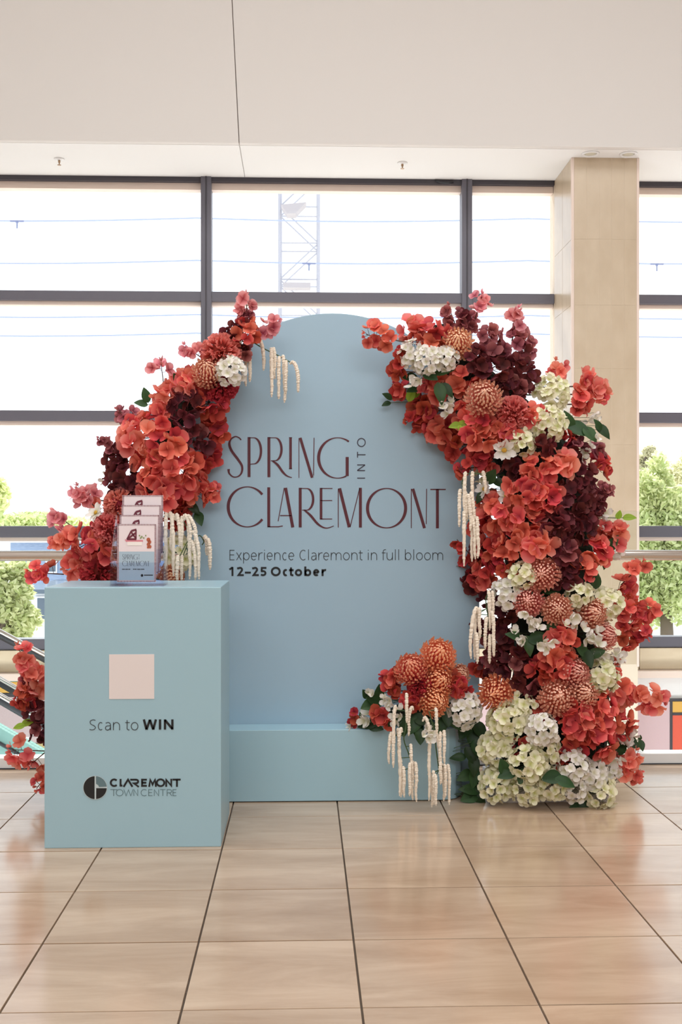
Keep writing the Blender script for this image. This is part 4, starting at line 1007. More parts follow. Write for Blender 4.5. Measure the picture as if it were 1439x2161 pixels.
spray('coral', 382, 985, 46, 'coral cluster left of the red ones that flank the title', a=22, fwd=.07)
spray('coral', 318, 980, 40, 'coral cluster right of the upper burgundy clump', a=21, fwd=.05)
spray('coral', 335, 1030, 50, 'big coral cluster directly above the brochure stand', a=23, fwd=.06)
spray('coral', 408, 1028, 46, 'big coral cluster right above the brochure stand, touching the board', a=23, fwd=.05)
tip('coral', 425, 1040, 458, 1036, 18, 5, 'coral spray tip pointing right towards the word beginning with C', start=.4)
spray('red', 372, 1072, 36, 'red cluster drooping behind the right edge of the brochure stand', a=20)
ball('F', 'frill_red', 378, 1092, 28, 'frilled dark red pompom above the cream tassels behind the brochures')
leaves(408, 1082, 'pair of green leaves under the coral cluster, left of the board lettering', [(0, -10, 38, -40), (12, 12, 36, -70)], 'leaf', .03)
ball('F', 'frill', 246, 1062, 34, 'frilled coral pompom at the upper left corner of the brochure stand')
ball('F', 'frill', 226, 1112, 36, 'frilled coral pompom left of the middle of the brochure stand', fwd=.05)
ball('F', 'frill_red', 205, 1205, 38, 'frilled red pompom sitting low behind the left end of the plinth top', fwd=.03)
tip('pink', 200, 1070, 166, 1030, 18, 7, 'pink spray reaching up left of the yellow-white flower', start=.3)
spray('pink', 197, 1052, 26, 'small pink cluster above the yellow-white flower', a=17)
cosmos(203, 1082, 24, 'yellow-white flower left of the brochure stand')
tip('pink', 165, 1120, 116, 1085, 19, 6, 'pale pink spray pointing left in front of the distant dark transom', start=.4)
tip('salmon', 170, 1150, 112, 1140, 20, 7, 'salmon spray hanging over the handrail at left', start=.25)
spray('coral', 182, 1140, 42, 'coral cluster above the handrail end at left', a=20, fwd=.04)
spray('coral', 222, 1162, 38, 'coral cluster tucked behind the left edge of the brochure stand', a=21, fwd=.03)
spray('salmon', 160, 1195, 34, 'salmon cluster low at the back left corner of the plinth', a=20)
tip('coral', 135, 1212, 62, 1208, 21, 6, 'coral spray stretching left below the handrail, past the plinth', start=.3)
spray('coral', 240, 1205, 34, 'coral cluster at the foot of the brochure stand, behind the plinth edge', a=20)
hydrangea('cream', 385, 1165, 36, 'greenish cream hydrangea behind the cream tassels right of the brochures', a=12, fwd=-.04)
ball('M', 'peach', 365, 1218, 30, 'peach chrysanthemum low behind the brochure stand and plinth', fwd=-.03)
amaranth([(345, 1090), (362, 1085), (385, 1098), (402, 1130)], [(352, 1088, 349, 1200, 4), (356, 1092, 366, 1215, 10), (366, 1096, 362, 1165, 10), (370, 1098, 379, 1155, 12), (384, 1100, 384, 1160, 9), (385, 1095, 402, 1165, 8), (388, 1098, 413, 1150, 10), (396, 1120, 400, 1222, 8), (402, 1130, 420, 1222, 8), (376, 1180, 374, 1225, 6), (384, 1180, 383, 1225, 6), (400, 1150, 412, 1224, 8)],
         'cream amaranth with many tassels hanging between brochure stand and board', 5.22, 4.6)
amaranth([(405, 1148), (420, 1130), (430, 1142), (426, 1150)], [(430, 1136, 437, 1172, 4), (437, 1142, 443, 1202, 3)], 'lone amaranth twig with two tassels against the board, left of the subtitle', 5.36, 5.2)
amaranth([(508, 722), (528, 720), (555, 735), (590, 752), (622, 770)], [(500, 725, 511, 790, 6), (524, 742, 527, 806, 6), (522, 735, 519, 815, 4), (541, 722, 556, 782, 8), (572, 741, 573, 838, 5), (576, 742, 580, 800, 6), (590, 757, 588, 842, 2), (596, 756, 600, 850, 4), (604, 765, 603, 828, 2), (612, 768, 629, 828, 4)],
         'amaranth twig reaching right from the left shoulder across the top of the board', 5.36, 4.8)
spray('coral', 300, 955, 30, 'coral cluster in the gap between the upper burgundy clump and the garland middle', a=20, fwd=-.02)
spray('burgundy', 300, 1035, 34, 'burgundy cluster peeping left above the brochure stand', a=18, fwd=-.02)
# left of the plinth
tip('salmon', 85, 1450, 38, 1368, 20, 12, 'salmon spray rising left of the plinth in front of the escalator rail', start=.1)
spray('salmon', 75, 1440, 38, 'salmon cluster half hidden by the left plinth edge at its middle height', a=19)
spray('plum', 54, 1437, 13, 'tiny plum blossom left of the salmon cluster beside the plinth', a=13, n=2, fwd=.03)
tip('red', 80, 1475, 36, 1470, 19, 8, 'red spray pointing left at the plinth, over the pink mural field', start=.1)
spray('burgundy', 80, 1505, 34, 'burgundy cluster beside the left plinth edge', a=19)
spray('burgundy', 86, 1548, 28, 'lower burgundy cluster beside the left plinth edge, above a bare stem', a=18)
leaves(52, 1528, 'bright lime leaf pair left of the plinth', [(6, -3, 30, 20), (-10, 4, 26, 190)], 'lime', .03)
tip('salmon', 95, 1585, 26, 1582, 24, 4, 'salmon spray on a bare stem low at the left picture edge', start=.65)
tip('salmon', 95, 1588, 66, 1612, 22, 4, 'salmon spray drooping beside the lower left plinth edge', start=.55)
tip('coral', 98, 1640, 78, 1662, 18, 5, 'coral spray hanging nearest the floor left of the plinth', start=.2)

# ------------------------------------------------------------ right shoulder
tip('coral', 855, 722, 772, 706, 19, 10, 'coral spray pointing left across the top right curve of the board', start=.38, fwd=.05)
spray('salmon', 872, 696, 32, 'salmon cluster topmost left on the right shoulder', a=19)
spray('coral', 912, 708, 40, 'coral cluster on the right shoulder above the cream hydrangeas', a=21, fwd=.03)
ball('M', 'peach', 968, 722, 34, 'peach chrysanthemum highest on the right shoulder', fwd=.07)
hydrangea('white', 868, 746, 30, 'leftmost of three white hydrangeas on the right shoulder', fwd=.06)
hydrangea('white', 904, 760, 30, 'middle one of three white hydrangeas on the right shoulder', fwd=.10)
hydrangea('white', 940, 757, 27, 'rightmost of three white hydrangeas on the right shoulder', fwd=.08)
tip('plum', 970, 710, 948, 650, 17, 7, 'plum spray standing up left of the window mullion', start=.35)
tip('pink', 995, 700, 1016, 626, 19, 6, 'pink spray standing highest over the right mullion', start=.6)
spray('plum', 985, 680, 30, 'plum cluster in front of the right window mullion', a=17)
tip('pink', 1080, 720, 1094, 655, 18, 7, 'pink spray standing alone on the right, before the pale column side', start=.4)
spray('plum', 1035, 725, 42, 'plum cluster lit from behind at the crown of the right shoulder', a=18)
spray('plum', 1095, 728, 42, 'plum cluster below the lone pink spray', a=18)
spray('burgundy', 1040, 775, 48, 'dark burgundy cluster right of the peach chrysanthemum on the right shoulder', a=19, fwd=.02)
spray('burgundy', 1095, 790, 46, 'dark burgundy cluster left of the cream hydrangeas on the column top', a=19, fwd=.02)
spray('burgundy', 1072, 830, 40, 'dark burgundy cluster directly above the frilled pompom on the right', a=18)
spray('burgundy', 1005, 757, 30, 'small burgundy cluster touching the highest peach chrysanthemum', a=17, fwd=.05)
tip('red', 862, 775, 842, 735, 18, 4, 'red blossoms left of the white hydrangeas, upper pair on the board', start=.3, bud=False, fwd=.03)
spray('red', 843, 780, 24, 'red blossoms left of the white hydrangeas, middle pair on the board', a=19, n=5)
spray('red', 842, 823, 22, 'red blossom above the small leaves on the board edge', a=21, n=4)
leaves(817, 843, 'small two-tone leaf pair furthest left on the right shoulder', [(0, -6, 26, 150), (-2, 10, 22, 200)], 'leaf', .03)
leaves(868, 832, 'olive leaf behind the red cluster on the right shoulder', [(0, 0, 34, 70), (12, -4, 28, 60)], 'lime', .03)
leaves(928, 786, 'dark leaves under the white hydrangeas of the right shoulder', [(8, -4, 46, 15), (-20, 10, 38, -30), (0, 44, 50, -80), (16, 36, 40, -50)], 'leaf', .10)
leaves(866, 800, 'shadowed dark leaves between red blossoms and white bracts', [(0, 0, 40, 180), (10, 20, 40, 200), (20, -18, 34, 140)], 'leaf', .0)
sprig(880, 800, 'white bract sprig under the leftmost white hydrangea', [(-4, -2), (12, -12), (-8, 12), (4, 4)], a=17, fwd=.10)
sprig(942, 862, 'white bract sprig among the coral flowers left of the peach chrysanthemum', [(-10, -2), (4, -4), (10, -12), (2, 12)], a=17, fwd=.12)
spray('coral', 918, 822, 34, 'coral cluster between the two white bract sprigs of the right shoulder', a=21, fwd=.04)
spray('coral', 985, 805, 42, 'coral cluster left above the larger peach chrysanthemum', a=22, fwd=.04)
ball('M', 'peach', 1022, 838, 38, 'large peach chrysanthemum amid coral, middle of the right shoulder', fwd=.10)
ball('F', 'frill', 1085, 868, 36, 'frilled coral pompom right of the large peach chrysanthemum', fwd=.07)
spray('red', 893, 862, 34, 'red cluster at the inner edge above the board lettering INTO', a=20)
tip('red', 895, 885, 860, 888, 19, 4, 'red spray tip pointing left, lowest on the inner edge of the right shoulder', start=.3)
spray('coral', 925, 900, 44, 'coral cluster on the inner curve under the white bract sprig', a=23, fwd=.06)
spray('coral', 985, 868, 36, 'coral cluster left under the large peach chrysanthemum', a=21, fwd=.07)
spray('coral', 1012, 908, 46, 'coral cluster right of the bright green leaf', a=22, fwd=.07)
spray('red', 965, 935, 36, 'red cluster hanging at the lower rim of the inner curve', a=21, fwd=.02)
leaves(970, 899, 'bright green leaf tuft amid coral on the right shoulder', [(-10, 0, 30, 190), (8, -4, 30, 20), (2, 8, 22, -60)], 'lime', .16)
spray('coral', 1062, 912, 42, 'coral cluster straight below the frilled coral pompom', a=22, fwd=.05)
spray('coral', 1128, 882, 34, 'coral cluster left of the lower cream hydrangea on the column top', a=22, fwd=.06)
spray('red', 1020, 955, 34, 'red cluster left above the cosmos flower', a=20, fwd=.02)
hydrangea('cream', 1168, 832, 40, 'cream hydrangea at the top of the right column, nearest the beige pillar', a=12, fwd=.05)
hydrangea('cream', 1160, 895, 38, 'cream hydrangea second from the top of the right column', a=12, fwd=.07)
hydrangea('cream', 1100, 932, 30, 'small cream hydrangea right of the cosmos flower', a=12, fwd=.05)
cosmos(1064, 950, 27, 'white cosmos with yellow eye on the left edge of the right column', fwd=.1)
tip('salmon', 1165, 815, 1172, 768, 20, 5, 'salmon blossoms above the topmost cream hydrangea', start=.4)
spray('salmon', 1232, 812, 36, 'salmon cluster at the upper right rim of the column', a=20)
spray('salmon', 1262, 828, 30, 'pale salmon cluster furthest right at the upper rim, before the beige pillar', a=20)
spray('coral', 1222, 850, 34, 'coral cluster between cream hydrangea and salmon cluster', a=20, fwd=.02)
leaves(1222, 903, 'large dark leaves at the upper right rim of the column', [(0, 4, 58, -25), (-22, -14, 48, 110), (22, 14, 44, -50), (52, 6, 44, -45), (40, -6, 30, 120)], 'leaf', .06)
sprig(1245, 882, 'white bract sprig above the large dark leaves', [(0, 0), (8, -10), (-6, 8), (10, 8), (-20, 12)], a=15, fwd=.02)
sprig(1235, 955, 'white bract sprig below the large dark leaves', [(0, 0), (8, -12), (-8, 12), (20, -30)], a=15, fwd=.03)
spray('red', 1195, 922, 24, 'small red cluster under the left end of the large dark leaves', a=17)
spray('burgundy', 1145, 940, 28, 'burgundy cluster between the two lower cream hydrangeas', a=18, fwd=.06)
spray('burgundy', 1215, 950, 34, 'burgundy cluster under the large dark leaves', a=18)
spray('plum', 1262, 955, 26, 'plum cluster at the right rim under the large dark leaves', a=17)

# ------------------------------------------------------------ right column, upper half
tip('red', 1020, 985, 968, 990, 20, 6, 'red spray reaching left over the root of the hanging amaranth', start=.2)
spray('coral', 1022, 978, 30, 'coral cluster left below the cosmos flower', a=20)
cosmos(1022, 1032, 22, 'cream flower on the left rim of the column beside the upper amaranth')
cosmos(1068, 1046, 22, 'cream flower with dark eye beside the coral cluster on the left rim', fwd=.05)
leaves(1042, 1010, 'dark leaf pair around the cream flowers of the left rim', [(-6, -4, 40, 60), (14, 10, 36, -20), (-30, 40, 30, 240)], 'leaf', .03)
hydrangea('cream', 1022, 1002, 18, 'little cream tuft behind the upper hanging amaranth', a=11, fwd=0)
spray('burgundy', 1082, 988, 30, 'burgundy cluster straight under the cosmos flower', a=18, fwd=.02)
spray('coral', 1135, 990, 40, 'coral cluster under the small cream hydrangea', a=22, fwd=.06)
spray('salmon', 1185, 982, 34, 'brightest salmon cluster in the upper column', a=25, fwd=.08, n=7)
spray('burgundy', 1225, 1005, 40, 'burgundy cluster right of the brightest salmon one', a=18, fwd=.0)
spray('red', 1265, 985, 28, 'red cluster at the right rim above the thin plum sprig', a=18)
tip('plum', 1260, 1035, 1290, 1040, 14, 8, 'thin plum sprig sticking out to the right over the beige pillar', start=.2)
spray('coral', 1110, 1030, 48, 'coral cluster left of centre at the height of the second title line top', a=23, fwd=.07)
spray('coral', 1152, 1050, 40, 'coral cluster in the centre of the column at the second title line', a=22, fwd=.07)
spray('burgundy', 1205, 1058, 46, 'large burgundy cluster right of centre at the second title line', a=20, fwd=.02)
spray('burgundy', 1250, 1062, 36, 'burgundy cluster on the right rim at the second title line', a=18)
spray('coral', 1052, 1085, 46, 'coral cluster on the left rim beside the hanging amaranth tassels', a=24, fwd=.05)
spray('coral', 1108, 1102, 44, 'coral cluster at the lower edge of the second title line', a=22, fwd=.07)
spray('burgundy', 1170, 1105, 40, 'burgundy-red cluster at the centre, below the second title line', a=21, fwd=.08)
spray('burgundy', 1222, 1112, 42, 'deep burgundy cluster right of centre beside the balustrade height', a=19, fwd=.02)
spray('coral', 1080, 1150, 42, 'coral cluster level with the start of the handrail, left of centre', a=22, fwd=.06)
spray('salmon', 1138, 1140, 38, 'bright four-petalled salmon cluster in the middle of the column', a=24, fwd=.09, n=8)
spray('red', 1035, 1150, 38, 'red cluster on the left rim near the amaranth tassel tips', a=21, fwd=.02)
spray('burgundy', 1192, 1160, 40, 'burgundy cluster right beside the bright four-petalled salmon one', a=20, fwd=.05)
spray('coral', 1258, 1165, 40, 'coral cluster on the right rim level with the handrail', a=22, fwd=.04)
spray('coral', 1232, 1200, 32, 'coral cluster under the handrail level, right of the burgundy column', a=21, fwd=.05)
spray('coral', 1278, 1120, 26, 'coral cluster on the right rim above the handrail', a=19)
sprig(1268, 1090, 'white bract sprig on the right rim at the balustrade top', [(-6, 0), (4, 10), (-2, 22), (10, -8)], a=16, fwd=.0)
sprig(1290, 1150, 'white bract sprig right above the handrail end', [(0, -10), (10, 6), (-6, 12), (14, 16), (0, 30)], a=17, fwd=.0)
leaves(1306, 1088, 'lime twig with two leaves sticking out right before the beige pillar', [(-2, -2, 22, 80), (22, 4, 30, 5)], 'lime', .0)
leaves(1288, 1148, 'olive leaf above the handrail at the right rim', [(2, 0, 44, 60), (-12, 34, 40, -100)], 'leaf', .04)
tip('salmon', 1285, 1140, 1318, 1126, 22, 6, 'pale salmon blossoms hanging over the handrail at right', start=.4, bud=False)
tip('red', 1000, 1180, 964, 1138, 17, 3, 'single red blossom peeping from behind the amaranth tassels', start=.6, bud=False)
spray('red', 992, 1190, 26, 'red cluster under the amaranth tassel tips, against the board', a=18)
spray('burgundy', 994, 1228, 26, 'burgundy cluster against the board edge, right of the subtitle', a=18)
spray('red', 1025, 1212, 38, 'red cluster left above the white hydrangea of the column waist', a=20)
spray('red', 1062, 1192, 32, 'red cluster left of the waist chrysanthemum', a=20, fwd=.03)
spray('burgundy', 1185, 1212, 42, 'deep burgundy cluster at the column waist, above the chrysanthemums', a=20, fwd=.03)
amaranth([(1015, 1000), (985, 1000), (975, 1020), (985, 1060), (985, 1100)], [(983, 1002, 980, 1080, 4), (998, 1002, 996, 1050, 5), (972, 1042, 969, 1112, 8), (978, 1042, 985, 1100, 6), (986, 1050, 992, 1120, 5), (992, 1048, 999, 1110, 8), (980, 1085, 979, 1195, 5), (998, 1085, 996, 1185, 5), (990, 1095, 1003, 1180, 6), (1006, 1098, 1008, 1178, 5), (1018, 1002, 1023, 1040, 6)],
         'upper cream amaranth hanging at the left rim of the column beside the second title line', 5.17, 4.6)
amaranth([(1040, 1250), (1025, 1262), (1030, 1310), (1022, 1350)], [(1030, 1252, 1033, 1330, 4), (1038, 1255, 1040, 1320, 6), (1010, 1295, 994, 1390, 12), (1006, 1296, 1002, 1392, 8), (1012, 1290, 1011, 1350, 6), (1028, 1310, 1024, 1370, 5), (1036, 1300, 1042, 1355, 8), (1034, 1345, 1033, 1400, 4), (1040, 1345, 1042, 1385, 5), (1004, 1340, 1007, 1400, 3)],
         'lower cream amaranth hanging over burgundy flowers at the board edge', 5.16, 4.6)

# ------------------------------------------------------------ right column, waist and lower half
spray('red', 1030, 1062, 30, 'red cluster in the gap behind the upper amaranth, under the cream flowers', a=19, fwd=-.06)
spray('red', 1022, 1112, 32, 'red cluster behind the upper amaranth tassels at half their length', a=19, fwd=-.07)
spray('burgundy', 1020, 1160, 28, 'burgundy cluster behind the tips of the upper amaranth tassels', a=18, fwd=-.07)
spray('burgundy', 1032, 1262, 26, 'burgundy cluster behind the root of the lower amaranth', a=18, fwd=-.06)
spray('burgundy', 1022, 1335, 30, 'burgundy cluster behind the lower amaranth tassels', a=19, fwd=-.07)
ball('M', 'rose', 1146, 1210, 35, 'rose-peach chrysanthemum highest at the column waist', fwd=.08)
hydrangea('cream', 1102, 1212, 26, 'pale yellow hydrangea left of the highest waist chrysanthemum', a=12, fwd=.08)
hydrangea('white', 1068, 1252, 32, 'greyish white hydrangea at the left rim of the column waist', a=12, fwd=.06)
ball('M', 'rose', 1114, 1268, 32, 'rose-peach chrysanthemum right of the greyish white hydrangea', fwd=.08)
ball('M', 'rose', 1178, 1286, 32, 'rose-peach chrysanthemum in the centre under the burgundy cluster', fwd=.10)
ball('M', 'rose', 1253, 1294, 33, 'rose-peach chrysanthemum right of centre beside the cream hydrangeas', fwd=.08)
ball('M', 'rose', 1280, 1342, 30, 'rose-peach chrysanthemum low at the right rim of the waist', fwd=.06, nx=.4)
hydrangea('cream', 1225, 1255, 28, 'cream hydrangea above the right-of-centre chrysanthemum', a=12.5, fwd=.06)
hydrangea('cream', 1284, 1275, 32, 'cream hydrangea at the right rim of the waist', a=13.5, fwd=.06)
leaves(1160, 1245, 'dark leaves between the waist chrysanthemums', [(0, 0, 44, 0), (-10, 30, 40, -60), (-48, 8, 34, -20), (100, -20, 40, 90)], 'leaf', .04)
sprig(1112, 1310, 'white bract sprig left under the centre chrysanthemum', [(-6, -16), (4, -4), (14, 2), (8, 14), (24, 10)], a=17, fwd=.11)
sprig(1092, 1340, 'white bract sprig lowest at the left of the dark leaves', [(-6, -6), (4, 8), (10, 14)], a=17, fwd=.08)
sprig(1148, 1358, 'white bract sprig above the red cluster at lower centre', [(-14, 4), (0, -2), (14, -6), (6, 12)], a=17, fwd=.12)
sprig(1204, 1312, 'white bract sprig right under the centre chrysanthemum', [(-14, 6), (0, -4), (10, -12), (12, 8)], a=17, fwd=.12)
sprig(1238, 1335, 'white bract sprig under the right-of-centre chrysanthemum', [(-10, -8), (4, -2), (12, 12), (0, 14), (18, -4), (24, 24)], a=18, fwd=.09)
sprig(1262, 1372, 'white bract sprig left below the lowest rim chrysanthemum', [(-6, -10), (4, 0), (-4, 12), (14, 8)], a=18, fwd=.06)
leaves(1115, 1362, 'glossy dark leaves at lower left centre of the column', [(0, 0, 46, -80), (20, -16, 44, 20), (-30, -20, 38, 160), (50, -40, 34, 40)], 'leaf', .08)
leaves(1238, 1388, 'dark leaves on the right, below the white bracts', [(0, 0, 46, -70), (-14, -18, 40, 140), (20, -10, 40, 20)], 'leaf', .06)
spray('burgundy', 1062, 1292, 36, 'burgundy cluster behind the lower amaranth', a=19)
spray('burgundy', 1058, 1345, 40, 'burgundy cluster right of the lower amaranth tassel tips', a=20)
spray('burgundy', 1085, 1400, 46, 'shadowed burgundy cluster above the orange chrysanthemum', a=20)
spray('burgundy', 1120, 1440, 42, 'darkest burgundy cluster at lower centre of the column', a=20)
spray('burgundy', 1040, 1400, 34, 'burgundy cluster low at the left rim beside the board foot', a=19)
spray('coral', 1186, 1345, 36, 'coral cluster between the white bract sprigs at lower centre', a=22, fwd=.08)
spray('coral', 1178, 1395, 44, 'coral cluster left above the two lower rose chrysanthemums', a=22, fwd=.06)
spray('red', 1145, 1418, 32, 'red cluster beside the darkest burgundy one', a=20, fwd=.04)
spray('coral', 1315, 1245, 36, 'coral cluster at the right rim under the handrail', a=21)
tip('coral', 1310, 1235, 1356, 1188, 19, 6, 'coral spray on a bare twig rising right under the handrail', start=.55)
spray('coral', 1318, 1295, 42, 'large coral cluster right of the waist, before the pillar edge', a=21)
tip('coral', 1320, 1280, 1385, 1282, 20, 9, 'coral spray pointing right into the lower window pane', start=.35)
tip('coral', 1325, 1315, 1368, 1335, 20, 7, 'coral spray drooping right above the dark window frame', start=.35)
spray('red', 1320, 1342, 34, 'red cluster at the right rim above the small white sprig', a=20)
sprig(1292, 1388, 'white bract sprig at the right rim above the tall cream hydrangea', [(-8, -4), (6, -8), (8, 8), (-4, 12), (16, 0)], a=19, fwd=.03)
hydrangea('cream', 1272, 1428, 36, 'tall cream hydrangea at the right rim above the biggest coral mass', a=13, fwd=.06)
tip('coral', 1290, 1410, 1308, 1408, 18, 3, 'single coral blossom right of the tall cream hydrangea', start=.5, bud=False)
ball('M', 'rose', 1214, 1420, 34, 'rose chrysanthemum left of the tall cream hydrangea', fwd=.08)
ball('M', 'rose', 1178, 1472, 37, 'rose chrysanthemum at lower centre above the round white hydrangea', fwd=.10)
ball('M', 'rose', 1232, 1464, 34, 'rose chrysanthemum between tall cream hydrangea and biggest coral mass', fwd=.09)
spray('salmon', 1310, 1462, 36, 'salmon cluster where the long right spray leaves the column', a=22)
tip('salmon', 1315, 1475, 1398, 1478, 22, 11, 'longest salmon spray pointing right over the pink mural field', start=.25)
spray('coral', 1268, 1500, 48, 'biggest coral mass, upper right part', a=23, fwd=.07)
spray('coral', 1215, 1522, 46, 'biggest coral mass, left part beside the round white hydrangea', a=23, fwd=.09)
spray('coral', 1260, 1560, 46, 'biggest coral mass, lower middle part', a=23, fwd=.08)
spray('coral', 1312, 1525, 38, 'biggest coral mass, right rim above the green leaves', a=22)
spray('red', 1208, 1575, 34, 'biggest coral mass, lowest left part above white hydrangeas', a=21, fwd=.05)
spray('red', 1152, 1503, 34, 'red cluster behind the round white hydrangea', a=20, fwd=.02)
hydrangea('white', 1144, 1540, 33, 'round bright white hydrangea in the lower centre', a=11, fwd=.13)
hydrangea('cream', 1068, 1520, 42, 'upper large cream hydrangea at the lower left of the column', a=13, fwd=.08)
hydrangea('cream', 1046, 1580, 38, 'lower large cream hydrangea at the lower left of the column', a=13, fwd=.08)
hydrangea('cream', 1102, 1490, 28, 'small cream hydrangea right of the orange chrysanthemum', a=12, fwd=.04)
spray('red', 1095, 1572, 26, 'red cluster between the large cream hydrangeas and the round white one', a=19, fwd=.04)
spray('red', 1186, 1600, 22, 'small red cluster above the bottom white hydrangeas', a=18, fwd=.05)
hydrangea('cream', 1115, 1612, 40, 'cream hydrangea low in the middle, nearest the viewer', a=13.5, fwd=.10)
hydrangea('cream', 1152, 1582, 30, 'cream hydrangea under the round white one', a=12, fwd=.06)
hydrangea('cream', 1046, 1655, 37, 'bottom left cream hydrangea on the white base', a=12.5, fwd=.07)
hydrangea('cream', 1110, 1664, 34, 'bottom cream hydrangea second from the left on the white base', a=12, fwd=.06)
hydrangea('cream', 1165, 1655, 34, 'bottom cream hydrangea in the middle of the white base', a=12, fwd=.06)
hydrangea('white', 1212, 1615, 34, 'white hydrangea under the biggest coral mass', a=12.5, fwd=.09)
hydrangea('white', 1212, 1660, 31, 'bottom white hydrangea right of the middle of the base', a=12, fwd=.06)
hydrangea('white', 1250, 1638, 32, 'white hydrangea low on the right, above the last cream one', a=13, fwd=.07)
hydrangea('cream', 1268, 1674, 35, 'bottom right cream hydrangea, nearest the floor tiles', a=13, fwd=.08)
hydrangea('white', 1290, 1632, 24, 'white hydrangea at the bottom right rim beside coral blossoms', a=11, fwd=.02)
leaves(1070, 1632, 'dark leaves among the bottom cream hydrangeas, left', [(0, 0, 46, 200), (30, 6, 36, 250), (-10, -16, 40, 110)], 'leaf', .12)
leaves(1170, 1642, 'dark leaves among the bottom cream hydrangeas, middle', [(-6, 0, 48, 190), (22, 8, 46, -20)], 'leaf', .13)
leaves(1232, 1700, 'dark leaf lying at the floor under the bottom right hydrangea', [(0, 0, 48, 0), (-16, 2, 36, 190)], 'leaf', .05)
sprig(1316, 1552, 'white bract sprig with leaves at the lower right rim', [(-8, 4), (8, -6), (10, 10), (0, 16)], a=21, fwd=.0, lv=((14, 16, 46, -30), (-14, 30, 50, 200), (-24, 14, 44, 130)))
leaves(1352, 1568, 'tiny leaf and bud on a twig sticking out at the lower right', [(0, 4, 26, -80), (-2, -12, 14, 85)], 'leaf', .0)
sprig(1292, 1598, 'white bract sprig under the lower right leaves', [(-14, 0), (0, 6), (14, 2), (-28, 4)], a=17, fwd=.05)
tip('salmon', 1300, 1630, 1340, 1590, 21, 8, 'salmon spray rising at the lower right rim', start=.2)
tip('coral', 1295, 1632, 1350, 1632, 18, 8, 'coral spray pointing right just above the floor', start=.2)
# foliage between step and column
leaves(1000, 1560, 'upper dark foliage between the blue step and the cream hydrangeas', [(0, 0, 52, -90), (-20, -20, 46, -120), (12, -20, 46, -60), (4, 26, 50, -100), (16, 30, 46, -70)], 'leaf', .03)
leaves(985, 1600, 'middle dark foliage sticking out over the step corner', [(-18, -2, 36, 180), (8, -6, 44, -60), (14, 14, 48, -90), (20, -22, 40, -80)], 'leaf', .03)
leaves(992, 1650, 'lower dark foliage beside the step corner', [(-10, -12, 44, 200), (8, -10, 46, -100), (4, 16, 44, 190), (16, 12, 46, -70)], 'leaf', .03)
leaves(990, 1685, 'bottom dark foliage touching the floor by the step corner', [(0, -4, 46, 200), (16, -4, 44, -30), (0, -20, 46, 170)], 'leaf', .03)

# ------------------------------------------------------------ on the blue step
ball('M', 'orange', 927, 1379, 37, 'topmost orange chrysanthemum above the blue step', fwd=.06, nz=.5)
ball('M', 'orange', 868, 1409, 35, 'left orange chrysanthemum above the blue step', fwd=.07, nz=.4)
ball('M', 'orange', 928, 1437, 34, 'middle orange chrysanthemum beneath the topmost one', fwd=.08)
ball('M', 'peach', 972, 1425, 26, 'half-hidden peach chrysanthemum at the right of the step group', fwd=.02, nx=.4)
ball('M', 'orange', 918, 1482, 32, 'lowest orange chrysanthemum, just above the hanging tassels', fwd=.10, nz=-.4)
ball('F', 'frill_red', 886, 1442, 27, 'frilled red pompom between the orange chrysanthemums', fwd=.07)
ball('M', 'orange', 1042, 1461, 37, 'orange chrysanthemum right of the white hydrangea by the column foot', fwd=.12)
hydrangea('white', 984, 1497, 38, 'white hydrangea at the inner corner of step and column', a=11.5, fwd=.10)
spray('red', 826, 1428, 24, 'upper red blossoms left of the orange chrysanthemums', a=21, n=5, fwd=.03)
spray('red', 828, 1456, 20, 'lower red blossoms left of the orange chrysanthemums', a=18, n=4, fwd=.02)
spray('red', 962, 1446, 30, 'red cluster right of the middle orange chrysanthemum', a=21, n=7, fwd=.08)
spray('red', 868, 1476, 26, 'red blossoms under the frilled pompom of the step group', a=19, n=6, fwd=.06)
tip('red', 1010, 1430, 1006, 1392, 18, 4, 'red blossoms at the board foot, left of the shadowed burgundy', start=.2, bud=False)
spray('red', 807, 1512, 26, 'red blossoms resting on the front edge of the step', a=20, n=6, fwd=.08)
tip('red', 765, 1525, 738, 1505, 15, 3, 'small dark red leaf-like bracts at the far left of the step group', start=.4, bud=False, fwd=.06)
sprig(778, 1462, 'white bract sprig highest at the left of the step group', [(-2, 0), (8, 2)], a=14, fwd=.06)
sprig(816, 1478, 'white bract sprig left of the red blossoms in the step group', [(-6, -6), (6, 0), (2, 10), (-2, 4)], a=14, fwd=.09)
sprig(772, 1516, 'white bract sprig near the left end of the step group', [(-4, 4), (4, -8), (6, 6)], a=16, fwd=.09)
sprig(744, 1531, 'white bract sprig lowest and furthest left on the step edge', [(-4, 2), (6, 0)], a=14, fwd=.08)
sprig(838, 1506, 'white bract sprig above the left hanging tassels', [(-6, 4), (4, -8), (6, 6), (-4, 14)], a=15, fwd=.11)
sprig(898, 1546, 'white bract sprig in front of the step between the hanging tassels', [(-8, 4), (4, -8), (12, 0), (6, 10)], a=16, fwd=.14)
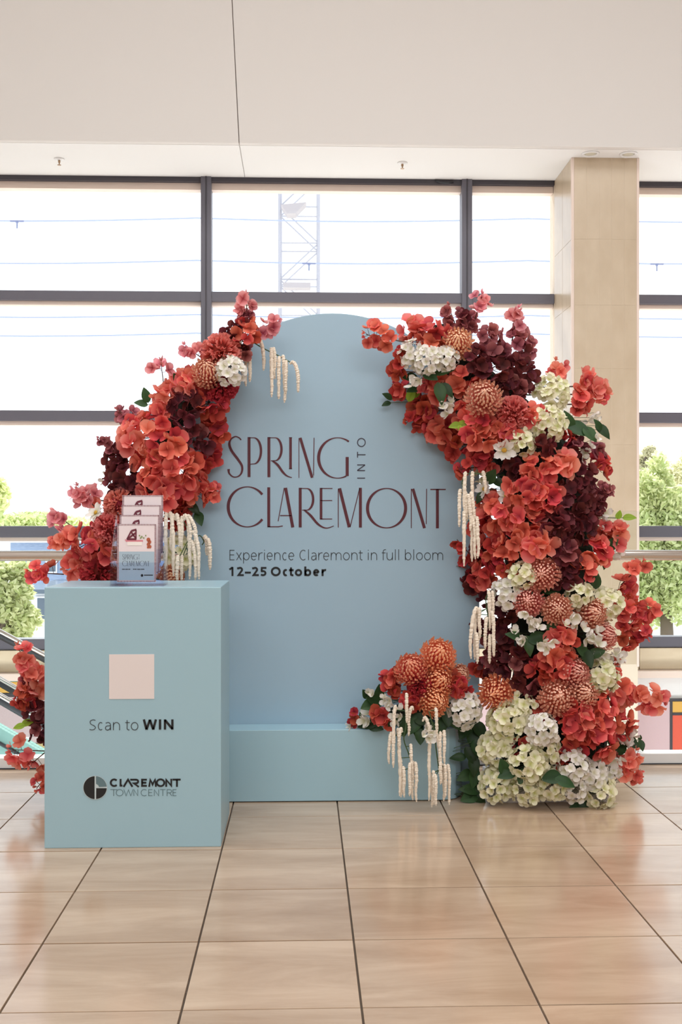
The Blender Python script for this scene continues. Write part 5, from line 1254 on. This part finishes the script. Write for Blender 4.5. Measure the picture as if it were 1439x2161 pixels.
leaves(790, 1478, 'dark leaves at the upper left of the step group', [(0, 0, 44, 160), (-10, 10, 44, 200), (10, -18, 36, 90), (-20, -14, 26, 120)], 'leaf', .02)
leaves(776, 1528, 'dark leaves along the step edge at the left end', [(0, 0, 44, 190), (16, 6, 36, -10), (-12, -14, 30, 100)], 'leaf', .04)
leaves(852, 1532, 'dark leaves behind the left hanging tassels', [(0, 0, 46, -90), (20, -14, 46, -60), (-20, -10, 40, 200), (30, 10, 40, -90)], 'leaf', .05)
leaves(892, 1520, 'round dark leaves beneath the lowest orange chrysanthemum', [(0, 0, 46, -20), (-16, 10, 46, -120), (20, 16, 40, -40), (-6, 34, 36, -90)], 'leaf', .08)
leaves(945, 1512, 'dark leaves between the lowest chrysanthemum and the white hydrangea', [(0, 0, 46, -90), (14, 14, 40, -40), (-12, 20, 40, -110)], 'leaf', .05)
amaranth([(855, 1500), (857, 1530), (852, 1560), (862, 1590), (870, 1620)], [(836, 1498, 830, 1620, 8), (828, 1552, 821, 1612, 5), (832, 1550, 830, 1618, 4), (838, 1545, 843, 1680, 6), (858, 1475, 858, 1525, 10), (872, 1498, 862, 1553, 6), (848, 1545, 842, 1582, 8), (866, 1575, 868, 1645, 3), (850, 1625, 853, 1682, 6), (865, 1615, 864, 1680, 3), (872, 1612, 871, 1688, 4), (876, 1614, 879, 1692, 4), (842, 1600, 846, 1682, 4)],
         'cream amaranth hanging in front of the step, the left one of the pair', 5.10, 4.2)
amaranth([(905, 1500), (915, 1540), (920, 1580), (926, 1625)], [(892, 1522, 906, 1560, 8), (919, 1498, 921, 1552, 2), (912, 1555, 905, 1690, 6), (915, 1550, 926, 1610, 6), (930, 1550, 928, 1640, 4), (936, 1548, 938, 1612, 5), (904, 1635, 911, 1703, 4), (914, 1632, 916, 1698, 4), (918, 1640, 920, 1700, 4), (932, 1618, 936, 1690, 5), (944, 1620, 948, 1698, 5), (930, 1615, 929, 1655, 5), (938, 1618, 940, 1682, 3)],
         'cream amaranth hanging in front of the step, the right one of the pair', 5.10, 4.2)
